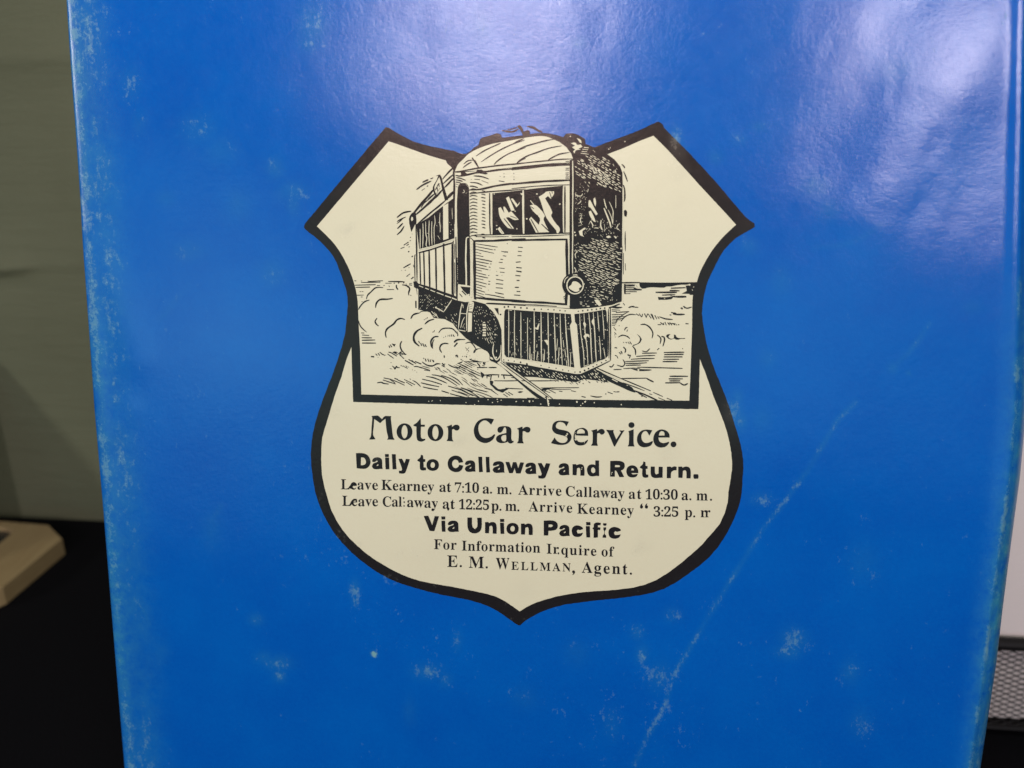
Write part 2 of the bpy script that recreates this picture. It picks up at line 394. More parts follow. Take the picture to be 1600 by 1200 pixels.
        bmesh.ops.reverse_faces(bm, faces=[bm.faces[i] for i in flip]); bm.to_mesh(me); bm.free()
        return tag(o, label=label, kind=kind)
SERIF = r"""
L 635 23,0 23,26 67,32 93,47 107,75 111,120 111,564 106,606 93,633 66,647 24,653 24,678 372,678 372,653 310,646 291,636 280,620 271,564 271,123 276,70 284,55 298,47 348,41 414,46 469,59 513,83 551,119 582,167 609,230 636,230 598,0
e 448 229,-15 174,-7 126,16 86,52 55,102 36,163 29,234 36,300 56,358 88,406 130,443 179,466 234,474 311,460 371,417 408,349 421,258 421,247 174,247 182,167 206,109 244,74 297,63 353,79 402,128 424,108 384,54 339,16 287,-7 / 173,286 300,286 300,320 297,375 288,413 269,435 240,442 211,433 190,407 177,364 173,303
a 512 379,-15 346,-11 321,2 305,23 298,52 225,3 142,-13 96,-6 60,17 38,51 30,94 46,154 95,203 177,244 296,283 296,359 292,395 278,421 255,435 220,440 171,432 155,408 169,382 179,363 183,344 178,320 164,301 142,288 115,284 87,289 67,303 53,324 49,352 55,385 73,415 103,439 141,458 188,470 241,474 332,464 392,435 425,385 436,313 436,93 439,59 453,51 477,62 490,41 438,-1 / 225,50 259,61 296,94 296,252 244,234 206,206 184,170 176,125 179,92 188,69 204,55
v 456 212,-15 57,369 33,419 18,432 -4,437 -4,462 244,462 244,438 232,438 202,431 192,411 194,399 275,182 351,376 359,405 345,430 303,438 303,462 454,462 454,439 430,430 414,415 387,362 238,-15
K 760 24,0 24,26 68,32 94,47 108,75 112,120 112,564 107,605 94,632 67,647 25,653 25,678 361,678 361,653 305,643 289,633 279,618 272,564 272,348 478,556 509,593 519,623 498,646 433,653 433,678 723,678 723,653 710,653 665,646 618,624 567,588 513,537 403,424 690,69 725,37 773,26 773,0 418,0 418,26 456,27 479,31 493,40 497,51 491,70 471,98 297,318 272,295 272,120 277,75 290,47 317,32 361,26 361,0
r 428 27,0 27,24 52,29 68,38 75,55 78,83 78,375 76,406 69,425 55,433 30,437 31,462 217,462 217,375 245,417 279,449 313,468 347,474 384,469 410,453 426,428 431,396 427,370 414,349 394,336 369,331 346,334 331,344 308,372 296,383 281,387 261,380 241,360 227,327 222,286 222,83 226,55 237,38 258,28 294,24 294,0
n 567 27,0 27,24 52,28 67,38 75,56 78,83 78,377 76,404 68,423 53,434 28,438 28,462 220,462 220,398 250,431 283,455 321,469 362,474 419,464 460,434 484,385 492,315 492,83 495,56 502,39 517,28 541,24 541,0 301,0 301,24 308,24 340,39 350,83 350,323 341,384 327,399 302,404 258,391 220,350 220,83 222,56 230,39 244,28 268,24 268,0
y 447 78,-209 43,-203 15,-186 -4,-159 -10,-125 -6,-101 7,-79 27,-64 53,-59 77,-63 95,-73 107,-91 111,-113 111,-121 110,-130 115,-143 128,-147 147,-138 170,-110 193,-66 209,-7 54,373 37,410 23,428 -5,437 -7,437 -7,462 241,462 241,437 202,431 194,423 191,409 193,397 198,382 276,177 343,359 352,387 354,408 351,422 342,431 302,437 302,462 446,462 446,437 427,432 413,418 386,361 241,-36 193,-143 168,-174 142,-195 113,-205
t 340 184,-14 133,-7 98,16 79,53 72,106 72,415 30,415 30,446 131,550 192,631 215,631 215,462 309,462 309,415 215,415 215,122 223,76 233,64 250,60 282,73 307,111 331,98 305,49 271,14 231,-7
7 559 165,0 431,605 168,605 128,592 110,554 104,504 44,504 49,714 526,714 526,665 250,0
: 219 109,458 67,440 49,398 67,356 109,338 151,356 169,398 151,440 / 109,111 67,93 49,51 67,9 109,-9 151,9 169,51 151,93
1 559 97,0 97,53 179,53 202,57 217,67 226,87 229,118 229,619 161,544 130,522 100,515 78,520 59,535 46,559 42,589 110,613 196,666 266,718 378,718 378,118 381,91 388,70 403,57 429,53 510,53 510,0
0 559 280,-10 198,2 135,36 89,91 58,165 40,255 34,359 40,463 58,552 89,625 135,679 199,713 281,724 360,713 422,679 468,625 500,552 519,462 525,358 519,254 500,165 468,91 421,36 359,2 / 280,55 306,60 326,75 342,100 353,135 366,231 370,358 366,485 353,580 342,615 327,639 306,654 281,659 255,654 235,639 218,615 207,580 194,485 189,358 194,231 207,135 218,100 234,75 255,60
. 219 109,111 67,93 49,51 67,9 109,-9 151,9 169,51 151,93
m 825 27,0 27,24 52,28 67,38 75,56 78,83 78,377 76,404 68,423 53,434 28,438 28,462 218,462 218,394 248,429 280,454 315,469 353,474 399,469 435,453 461,426 477,389 508,426 542,453 580,469 622,474 678,464 718,434 742,385 750,315 750,83 752,56 760,39 774,28 798,24 798,0 562,0 562,24 586,28 600,39 608,57 610,83 610,323 601,384 587,399 562,404 520,391 483,353 483,83 485,57 493,39 507,28 530,24 530,0 297,0 297,24 321,28 335,39 343,57 345,83 345,323 336,384 322,399 297,404 254,391 218,350 218,83 220,57 227,40 241,29 264,24 264,0
A 650 -13,0 -13,27 13,32 35,45 54,71 73,111 307,694 334,693 572,129 612,51 632,33 660,27 660,0 341,0 341,27 402,37 422,68 406,121 376,197 154,197 117,105 113,88 111,72 116,52 129,38 152,30 184,27 190,27 190,0 / 169,239 360,239 263,475
i 295 150,539 121,544 97,561 80,585 75,614 80,644 97,668 121,685 150,690 179,685 204,668 220,644 225,614 220,585 203,561 179,544 / 27,0 27,24 52,29 68,38 75,55 78,83 78,375 76,406 70,424 55,433 30,437 31,462 221,462 221,83 223,56 230,39 244,29 268,24 268,0
C 697 382,-16 288,-5 205,30 135,84 83,156 50,242 39,340 50,437 84,523 137,594 207,648 291,682 386,693 460,684 547,655 577,648 607,659 624,693 650,693 650,459 625,459 584,542 531,606 466,646 395,660 316,640 259,579 225,478 214,337 227,205 264,111 327,54 414,35 474,43 533,67 589,105 638,158 666,132 610,67 544,21 468,-7
l 297 27,0 27,24 52,29 68,38 75,55 78,83 78,592 70,639 56,650 30,654 30,678 221,678 221,83 223,56 230,39 244,29 268,24 268,0
w 647 182,-15 25,394 9,424 -16,437 -16,462 206,462 206,437 178,431 170,411 172,396 178,376 248,189 314,350 299,396 282,430 250,439 250,462 481,462 481,437 450,430 440,411 441,401 443,390 500,210 569,381 576,410 573,422 566,430 530,439 530,462 663,462 663,439 645,435 633,424 613,384 453,-15 430,-15 332,293 208,-15
3 559 243,-10 175,-6 121,7 79,27 51,52 34,80 28,110 34,144 54,168 81,183 113,188 122,132 147,92 186,68 236,60 268,63 297,73 322,91 342,118 355,156 359,207 349,259 319,301 270,329 204,338 142,338 142,400 208,400 265,410 304,441 327,487 335,547 330,595 314,632 288,655 252,663 220,657 198,641 182,615 173,583 166,508 111,513 70,530 45,557 36,597 50,646 92,687 161,715 257,724 353,713 426,682 473,630 488,561 477,499 444,449 395,409 335,381 416,355 454,331 485,300 506,258 513,206 507,150 491,104 464,66 430,37 389,15 343,1
2 559 35,0 35,103 183,254 238,313 278,365 306,412 324,457 334,503 337,553 332,602 316,637 291,656 259,663 216,652 188,620 172,565 167,490 115,496 75,513 48,543 39,589 45,624 64,656 94,684 137,706 192,719 259,724 358,713 430,680 473,627 488,558 485,524 476,490 434,418 355,328 230,205 130,110 363,110 392,115 416,128 435,150 446,179 454,210 513,210 508,0
5 559 245,-10 178,-6 125,8 86,27 60,53 45,81 40,111 46,142 62,163 88,176 120,180 131,124 144,98 165,78 193,65 230,60 262,64 291,75 316,94 336,124 349,166 353,220 344,285 318,332 275,359 217,368 154,363 106,350 60,368 92,714 470,714 475,532 418,532 410,566 397,594 384,602 364,604 156,604 140,419 188,430 250,434 355,421 436,381 467,350 489,314 502,270 506,220 500,160 483,111 455,71 421,41 380,18 336,2
p 553 26,-207 26,-184 60,-175 75,-150 78,-95 78,362 76,400 69,422 55,433 29,439 29,462 213,462 213,391 238,428 268,454 303,470 343,475 393,467 436,444 472,407 499,360 515,302 521,238 515,169 498,108 470,56 434,18 389,-7 338,-15 272,1 220,48 220,-86 226,-147 235,-164 249,-175 294,-183 294,-207 / 291,42 330,54 356,88 371,148 376,230 372,310 359,369 335,403 296,414 254,398 220,350 220,102 249,57
F 602 23,0 23,26 67,34 93,50 107,79 111,125 111,558 106,603 92,630 64,645 21,653 21,678 586,678 586,476 562,476 549,532 529,574 501,605 462,626 409,638 342,642 298,640 277,627 271,593 271,368 283,368 340,377 381,403 408,448 423,516 450,516 450,176 424,176 409,251 382,299 341,324 281,333 271,333 271,120 280,64 292,46 312,35 382,26 382,0
o 501 251,-15 189,-7 135,17 90,55 56,105 35,163 28,229 35,296 56,356 90,405 135,443 189,466 250,474 311,466 365,443 410,406 444,357 465,298 472,229 465,161 444,102 410,53 366,16 312,-7 / 251,17 287,27 311,58 324,121 327,229 323,338 309,403 285,435 251,445 214,434 191,403 178,338 174,230 178,122 191,58 215,27
I 388 20,0 20,26 63,34 91,48 107,73 112,112 112,576 107,614 94,637 67,648 20,653 20,678 364,678 364,653 319,648 292,637 277,614 272,576 272,115 279,66 289,50 307,39 366,26 366,0
f 318 22,0 22,24 59,33 74,52 78,109 78,412 24,412 24,462 78,462 78,526 90,596 126,649 183,681 259,692 315,685 357,664 383,632 392,595 388,567 375,546 356,533 334,529 310,533 291,544 279,560 275,582 287,626 292,635 294,644 288,656 268,660 243,655 229,640 220,581 220,462 303,462 303,412 220,412 220,97 224,60 235,38 258,28 297,24 297,0
q 542 260,-207 260,-183 297,-179 319,-170 329,-152 333,-124 333,43 278,0 211,-14 161,-7 117,15 81,50 53,96 36,151 30,214 37,286 59,349 93,402 139,442 192,467 253,475 320,461 383,419 460,477 476,477 476,-124 479,-151 486,-169 501,-179 527,-183 527,-207 / 266,44 288,48 309,59 325,77 333,100 333,359 329,394 317,419 296,434 267,439 223,427 195,389 179,324 174,232 179,149 195,90 223,56
u 558 195,-15 136,-5 97,26 75,75 68,144 68,369 66,399 59,421 43,433 17,438 17,462 211,462 211,110 214,87 225,69 241,57 263,53 305,64 340,98 340,369 337,401 329,422 312,434 282,438 282,462 482,462 482,104 485,76 493,58 509,49 536,44 536,19 446,11 340,-15 340,60 312,29 277,5 238,-10
E 658 21,0 21,25 65,30 93,44 107,72 112,116 112,549 107,603 93,634 66,648 24,653 24,678 594,678 594,476 571,476 549,555 507,605 440,632 345,641 298,638 285,632 277,621 272,578 272,366 288,366 346,375 386,401 412,446 429,514 453,514 453,176 428,176 420,229 407,270 386,299 359,318 322,328 276,331 272,331 272,100 275,69 286,52 307,44 343,41 410,45 467,58 513,79 552,112 585,156 612,213 640,213 599,0
M 944 21,0 21,26 64,32 92,47 107,74 112,118 112,569 105,619 95,634 79,644 22,653 22,678 275,678 472,212 669,678 919,678 919,653 878,645 853,630 839,604 834,563 834,127 841,64 851,45 866,35 918,26 918,0 589,0 589,26 644,37 660,48 670,66 677,124 677,594 429,0 402,0 157,579 157,119 162,72 178,44 207,30 252,26 252,0
W 910 254,-16 48,585 23,636 4,648 -23,653 -23,678 269,678 269,653 223,643 213,631 209,611 220,555 332,228 448,525 426,594 414,623 398,640 375,648 341,653 341,678 654,678 654,653 602,643 585,613 594,575 706,247 805,550 817,605 813,627 801,641 780,649 749,653 749,678 929,678 929,653 904,644 885,627 856,565 664,-16 637,-16 470,460 283,-16
N 735 600,-16 159,521 159,117 163,73 177,46 203,32 248,26 248,0 27,0 27,26 81,35 96,45 106,62 113,117 113,578 54,645 27,653 27,678 233,678 582,251 582,562 575,617 565,632 549,643 493,653 493,678 714,678 714,653 671,647 645,633 632,605 628,561 628,-16
, 219 59,-118 111,-94 147,-59 169,-17 176,26 171,66 157,97 134,116 105,123 63,107 46,66 60,26 95,10 93,-50 59,-99
g 487 217,-209 132,-202 71,-181 34,-149 21,-111 41,-68 102,-38 52,-1 35,45 42,80 63,110 99,138 152,164 100,190 63,224 40,266 33,316 39,360 59,399 90,430 131,454 179,469 234,474 292,469 347,453 472,453 472,399 399,399 425,354 434,303 428,262 411,225 384,195 348,172 305,158 256,153 234,154 211,155 187,151 168,141 154,125 150,106 165,81 210,73 261,73 332,70 386,60 425,43 451,19 465,-14 470,-55 454,-119 406,-168 326,-199 / 234,185 264,193 284,217 294,257 297,314 294,371 284,411 264,434 234,442 204,434 185,411 174,371 170,314 174,257 185,217 204,193 / 239,-173 306,-168 354,-154 382,-131 392,-98 387,-76 371,-62 344,-54 305,-51 144,-51 118,-77 109,-108 117,-133 141,-154 181,-168
"""
# ------------------------------------------------------------------ the book
book = empty('book', O + V * uv(820, 1500)[1])
tag(book, 'blue book in scuffed glossy jacket with cream shield emblem, leaning upright on black cloth', 'book')

# jacket: one sheet wrapped round both boards; s runs across the sheet in photo pixels, beyond the edges it turns away
bookinv = Matrix.Translation(-book.location)
def on_book(o):
    o.parent = book; o.matrix_parent_inverse = Matrix.Translation(book.location).inverted(); return o
THICK = 0.021
def sheet_profile(y):
    """list of (px offset kind, depth) across one row: returns (u, v, depth, px, py)"""
    L, R = float(ledge(y)), float(redge(y))
    rows = []
    # left fore-edge: a soft fold 2 mm deep, then the flap turned in behind the board
    xs = [L + 300, L + 120, L + 30]
    for x in xs: rows.append((x, 0.0046))
    for a in range(0, 181, 15):
        t = math.radians(a); rows.append((L + 8 - 8 * math.sin(t), 0.0023 + 0.0023 * math.cos(t)))
    inner = R - 24
    n = 330
    for i in range(1, n): rows.append((L + 8 + (inner - L - 8) * i / n, 0.0))
    # right: board edge is felt as a ridge, then the sheet rolls over the spine
    prof = [(0, 0), (3, -0.00008), (6, -0.00002), (10, 0.0003), (15, 0.0007), (20, 0.0012), (25, 0.0019), (30, 0.0028), (34, 0.0040), (37, 0.0058), (38, 0.0085), (36, 0.0125), (33, 0.0148), (28, 0.0168), (22, 0.0186), (10, 0.0202), (0, THICK)]
    for d, z in prof: rows.append((inner + d, z))
    for i in range(1, 9): rows.append((inner + (L + 6 - inner) * i / 8, THICK))
    return rows
ys = list(np.arange(-400, 1539, 4.0)) 
verts = []; pxs = []; faces = []
ncol = len(sheet_profile(0))
for y in ys:
    for x, z in sheet_profile(y): pxs.append((x, y, z))
P = np.array(pxs); H = height(P[:, 0], P[:, 1])
RR = redge(P[:, 1]); LL = ledge(P[:, 1])
H = np.where(P[:, 2] > 0.0005, 0, H)
W = wear_at(P[:, 0], P[:, 1])
for (x, y, z), h in zip(pxs, H):
    u, v = uv(x, y); verts.append(O + U * u + V * v + N * (float(h) - z))
for j in range(len(ys) - 1):
    for i in range(ncol - 1):
        a = j * ncol + i; faces.append((a, a + ncol, a + ncol + 1, a + 1))
jacket = on_book(mesh_obj('dust_jacket', verts, faces, BLUE, smooth=True, wear=W, rub=rub_at(P[:, 0], P[:, 1])))
def local_box(name, x0, x1, y0, y1, d0, d1, mat, inset=0):
    vs = []
    for d in (d0, d1):
        for x, y in ((x0, y0), (x1, y0), (x1, y1), (x0, y1)):
            xx = (ledge(y) if x == 'L' else redge(y)); xx = float(xx) + (x0 * 0 if False else 0)
            xx += inset if x == 'L' else -inset
            u, v = uv(xx, y); vs.append(O + U * u + V * v - N * d)
    return on_book(mesh_obj(name, vs, [(0, 1, 2, 3), (7, 6, 5, 4), (0, 4, 5, 1), (1, 5, 6, 2), (2, 6, 7, 3), (3, 7, 4, 0)], mat))
BOARD = plain('grey_board_cloth', (0.05, 0.06, 0.12), 0.8)
PAGES = plain('book_pages', (0.62, 0.57, 0.45), 0.9, nscale=900, amt=0.15)
local_box('cover_board', 'L', 'R', -400, 1525, 0.0008, 0.0032, BOARD, 34)
local_box('page_block', 'L', 'R', -385, 1500, 0.0052, 0.0170, PAGES, 44)
local_box('cover_board', 'L', 'R', -400, 1525, 0.0174, 0.0200, BOARD, 34)

def P_on(o):
    o.parent = jacket; o.matrix_parent_inverse = jacket.matrix_world.inverted(); return o
class Pr(Print):
    def build(s, name, label=None, kind=None):
        o = Print.build(s, name, None, label, kind); o.parent = jacket
        o.matrix_parent_inverse = Matrix.Translation(book.location).inverted() @ Matrix.Identity(4)
        o.matrix_parent_inverse = Matrix.Identity(4)
        return o

# --- black shield silhouette and its cream openings
OUTER = [(475, 356), (476, 350), (602, 199), (607, 199.5), (620, 207.5), (645, 220.6), (670, 228), (700, 234), (704, 235), (710, 235.5), (716, 239), (727, 240), (732.5, 237.5), (740, 231), (747.5, 226), (749, 220), (752.5, 215.6), (767.5, 211), (775, 208), (782.5, 210), (784, 215), (805, 212.5), (818, 211), (829, 209), (850, 207.5), (865, 210), (880, 214), (884, 209), (894, 208), (904, 211), (914, 217), (915, 225), (925, 229), (927.5, 230.6), (960, 218), (1000, 203), (1027, 190), (1031, 191), (1036, 195), (1038, 200), (1075, 237), (1120, 286), (1166, 340), (1179, 349), (1179, 354), (1174, 358), (1150, 372), (1130, 392), (1117, 416), (1110, 430), (1104, 446), (1099, 467.5), (1097, 490), (1100, 515), (1106, 545), (1117.5, 580), (1134, 620), (1142.5, 646), (1153.5, 681), (1159.6, 707.5), (1161.5, 728), (1160, 752), (1159, 770), (1156, 785), (1149, 806), (1132.5, 839), (1109, 870), (1073, 898.7), (1037.5, 920), (1002, 929.6), (942.5, 936.7), (883, 944), (847.5, 954.5), (821, 969), (813, 976), (810, 976), (805, 973), (788, 960.6), (767, 948), (735, 937), (692.5, 928.7), (650, 918), (607.5, 903), (565, 875.6), (535, 848), (514, 820), (497, 784), (489, 751), (485.5, 714), (487, 690), (493, 659), (506, 620), (520, 585), (531, 552), (539, 522), (542.5, 486), (543, 467), (540, 451), (529, 420), (520, 400), (500, 377), (480, 361)]
UP_IN = [(607, 221), (620, 225), (645, 234), (670, 243), (696, 250.5), (699, 256), (705, 261), (708.5, 268), (714, 270), (800, 262), (890, 252), (949, 241), (1000, 220), (1021, 212), (1045, 236), (1090, 286), (1130, 329), (1150, 351), (1130, 370), (1112, 392), (1096, 420), (1092, 430), (1089, 440), (1083.7, 457.5), (1082, 467.5), (1081.5, 505), (1080, 549), (1079, 580), (1077, 626), (920, 624.3), (740, 620), (565, 616), (564, 580), (563, 547.5), (560.6, 510), (559.5, 480), (557.5, 461), (553, 442.5), (545, 420), (530, 392), (516, 374), (495, 353.6)]
LOW_IN = [(549.4, 542), (551, 590), (552.5, 627.8), (720, 632), (920, 636.3), (1091.3, 639.3), (1092.6, 600), (1093.4, 561), (1101, 580), (1110, 605), (1115, 620), (1125, 644), (1136, 675), (1142.5, 707.5), (1143.6, 734), (1138, 769), (1137, 785), (1125, 818), (1105, 841), (1097, 851), (1061, 882), (1025.6, 906), (990, 917.7), (942.5, 922.5), (907, 925), (871, 931), (835.6, 941.5), (819, 950), (812, 954.5), (805, 949), (777.5, 932), (745.6, 923.5), (703, 915), (660.6, 907.5), (629, 897), (586, 873.5), (558.6, 852), (535, 827), (518, 797), (510.6, 773), (504, 747), (502, 714), (504, 683), (513, 653), (522.7, 620), (534, 588), (543, 558)]
def rough_loop(lp, amp, step=4.0):
    """printed edge: resample and let it wander a fraction of a pixel"""
    out = []; n = len(lp)
    for i in range(n):
        a = lp[i]; b = lp[(i + 1) % n]; L = math.dist(a, b); k = max(1, int(L / step))
        for j in range(k):
            t = j / k; am = 0 if j == 0 and L > 20 else amp
            out.append((a[0] + (b[0] - a[0]) * t + rnd.uniform(-am, am), a[1] + (b[1] - a[1]) * t + rnd.uniform(-am, am)))
    return out
pr = Pr(); pr.fill([rough_loop(smooth_closed(OUTER, 2, 40), 0.28)], 1, 0, grid=14); pr.build('shield_border', 'thick black outline of the shield emblem')
pr = Pr(); pr.fill([rough_loop(smooth_closed(UP_IN, 2, 40), 0.12)], 2, 1, grid=14); pr.build('picture_ground', 'cream ground of the printed motor car picture')
pr = Pr(); pr.fill([rough_loop(smooth_closed(LOW_IN, 2, 40), 0.22)], 2, 1, grid=14); pr.build('text_ground', 'cream ground behind the printed lettering')
pr = Pr()
pr.fill([rough_loop([(549.6, 548), (552.3, 626.9), (720, 631.2), (920, 635.6), (1090.8, 638.6), (1092.3, 600), (1093, 566), (1083.5, 500), (1082, 505), (1080.2, 549), (1079.2, 580), (1077, 626), (920, 624.3), (740, 620), (565, 616), (564, 580), (563, 547.5), (560.6, 510), (560.0, 500)], 0.2)], 3, 0, grid=14)
pr.trace(720, 530, 8, """
D4:14 225,768 400,785 465,775 508,757 345,750 695,772 783,768 860,778 905,768 1002,806 1235,806 1500,825 178,812 460,745
D4:22 1095,770 1452,780 1100,800 1555,778 860,768
S4:18 1085,745 1100,830
S4:10 690,780 705,770
S4:10 950,735 925,732
S4:9 855,760 865,785
""")
pr.trace(540, 510, 8, """
D4:12 1045,930 1190,922 1510,945
S4:9 1080,930 1095,920
""")
pr.trace(910, 530, 8, "D4:16 40,775 150,790 487,815 5,800")
pr.build('picture_frame', 'black rule round the printed picture')

# --- the motor car
car = Pr()
A = (620, 200, 8); B = (800, 190, 8); C = (620, 340, 8); D = (800, 330, 8); E = (640, 440, 8); F = (820, 450, 8); G = (940, 430, 8)
# cream dome of the roof
car.fill([smooth_closed([(710.6, 268), (712, 264), (716, 256), (722.5, 250), (732.5, 240), (751, 230.5), (770, 224.5), (795, 220), (816, 216), (832, 213.5), (846, 212.6), (856, 214), (864, 217.5), (875, 222.5), (885, 230), (892.5, 240), (895.5, 247.5), (893, 252), (820, 259), (760, 266)], 3, 50)], 2, 1, grid=14)
car.trace(*A, """
K3:12 990,350 1100,280 1250,210 1300,190
K3:12 1055,422 1180,340 1300,270 1450,200 1600,150
K3:12 1215,460 1260,410 1400,320 1610,245
K3:11 1510,435 1560,400 1610,380
S3:14 725,550 800,540 1000,503 1280,467 1600,437
K3:18 730,592 800,600 900,580 1000,557 1120,545 1280,522 1450,510 1610,490
F3 1000,520 1060,520 1140,572 1110,580 990,560
F3 800,555 850,540 860,560 880,570 860,600 800,600
K3:18 900,775 1050,765 1230,725 1430,697 1610,690
K3:12 910,822 1050,807 1200,792 1400,780 1610,762
S3:13 940,370 1025,500
S3:11 975,400 1030,510
K3:10 835,452 890,408 960,402
K3:12 828,495 880,455 935,425
K3:15 570,640 640,560 720,480 800,400
K3:14 580,695 650,630 710,575
K3:16 595,745 640,700 690,645 715,630
F3 715,395 740,440 830,360 830,330 760,330
K3:18 720,520 710,560 718,700 715,900 718,1200
K3:22 180,1120 230,1040 330,920 400,840 470,755
K3:22 235,1085 350,985 430,910 480,862 500,850 570,770
K3:14 370,915 420,865 480,815
K3:10 300,1000 340,940 385,900
C3 150,1140 190,1060 235,1055 245,1180 225,1210 180,1302
F4 185,1110 200,1115 205,1145 185,1165 175,1140
C3 540,580 560,620 580,700 610,800 640,900 600,905 570,790 545,660 530,612 470,730 480,800 500,840 485,862 455,790 450,735 500,645 515,600 485,596
K3:9 500,740 520,700 530,740
K3:9 480,780 500,740 510,790
K3:9 495,820 540,750
K3:9 515,690 545,700
K3:26 625,885 670,835 718,790
K3:16 240,1215 420,1060 520,980 625,890
K3:14 300,1215 450,1085 560,1000 640,930
K3:15 320,680 360,660 395,645
S3:11 420,635 455,622
K3:15 245,770 320,715 430,662
K3:11 310,780 350,755
S3:10 375,730 392,720
K3:15 0,1120 80,1060 180,1040
K3:11 0,1170 50,1140 110,1112
K3:11 740,620 800,630 860,655
K3:11 735,648 780,655 825,668
K3:10 735,675 770,680 805,692
K3:9 735,700 770,708
K3:9 735,730 760,738
K3:12 960,598 1060,607 1150,637
S3:10 970,640 1040,646
K3:13 1060,655 1145,690
K3:11 915,680 1000,687 1072,717
K3:13 910,727 960,730 1015,748
D3:10 1290,605 1340,570 1345,610 1465,570 1465,612 930,643
D3:14 1465,645 1340,612
S3:10 1275,660 1345,672
""")
# slot of the open door
car.trace(*A, "C3 758,800 765,740 780,705 820,688 870,695 895,730 903,790 905,1250 755,1250 750,1000")
car.trace(*A, """
K4:8 835,770 845,800 820,810
K4:8 860,815 880,810
K4:7 865,700 890,735
""")
car.trace(*C, """
F3 755,-10 910,-10 912,260 918,600 918,870 880,862 862,850 768,830 762,600 758,300
F4 765,838 840,840 925,855 940,1050 850,1055 762,1035
C5 795,858 860,865 920,870 915,980 880,955 830,910
K4:20 905,245 870,262 865,400 862,520 868,700 870,900 880,980 935,1003
S5:12 815,915 868,968
S5:9 785,950 820,990
D6:24 932,985 900,965
""")
for y in np.arange(297, 442, 3.0):   # dotted seams of the door posts
    if rnd.random() < .85: car.stroke([(713.2 + (y - 297) * 0.012 + rnd.uniform(-.2, .2), y), (713.6 + (y - 297) * 0.012, y + 2.0)], 1.0, 4, 1, smooth=False)
for y in np.arange(374, 466, 4.6):
    car.stroke([(736.4, y), (736.6, y + 3.3)], 2.6, 4, 1, smooth=False, taper=0)
for y in np.arange(295, 370, 5.2):   # fluting beside the door
    car.stroke([(733.8, y + 2), (738.5, y), (743, y + .5), (746, y + 1.6)], 1.15, 3, 0)
    if rnd.random() < .85: car.stroke([(752.5 + rnd.uniform(-1, 1), y + 3), (755.5, y + 3.4), (758.5, y + 4.4)], 1.2, 3, 0)
    if rnd.random() < .5: car.stroke([(734, y + 4.6), (739, y + 4.2)], .8, 3, 0)
# windows along the side
car.fill([[(650.4, 352), (653.75, 349), (664, 343), (676, 336), (691, 323), (700, 316), (709.75, 308.75), (710, 372.5), (692, 378), (655, 391)]], 3, 0)
car.trace(*C, """
K4:10 290,140 292,260 290,395
K4:10 325,70 328,200 322,385
K4:11 360,50 362,200 375,260 365,340 380,365
K4:9 360,190 400,200
K4:10 405,35 400,200 408,350
K4:10 437,45 435,200 440,345
K4:9 470,-30 478,60 465,140 470,340
K4:9 540,-60 535,40 543,120 540,185
F4 578,-145 642,-180 645,262 580,282
K4:7 690,-120 695,20
K4:9 510,225 540,270
D4:9 480,60 500,100 525,60 660,60 680,90 700,150 672,170 670,200 520,235
S4:14 265,402 420,367 590,312 715,266
S3:9 490,345 580,302 715,254
S3:14 272,440 420,402 590,345 705,312
K3:14 237,60 243,250 247,400 252,800
K3:10 232,460 222,500 225,700 228,830
S3:13 285,445 297,830
S3:14 335,430 347,865
S3:16 402,398 412,900
S3:16 485,370 495,930
S3:18 583,322 600,970
S3:14 690,330 692,975
K3:11 712,300 703,330 705,700 708,960 740,1000
S3:12 738,240 748,1000
S3:8 722,330 724,520
S3:8 722,560 726,950
S3:16 757,500 757,1035
S3:26 215,820 420,888 600,950 750,1003
F3 205,800 245,795 275,830 250,890 215,870
K3:11 245,890 255,960
S3:16 238,1040 240,1130
K3:9 0,75 45,40 80,0
K3:13 5,140 40,105 75,68
K3:13 0,215 50,170 92,103
S3:10 85,345 145,305
S3:8 120,350 150,330
K3:14 45,387 95,368
S3:12 140,430 155,420
S3:8 165,250 176,243
S3:12 183,492 202,478
S3:11 82,628 172,577
S3:7 145,628 157,623
S3:8 118,737 165,703
S3:12 178,768 208,742
S3:8 100,662 112,655
S3:8 160,290 172,286
S3:8 145,370 160,362
S3:9 205,590 212,620
D3:8 190,205 60,660
""")
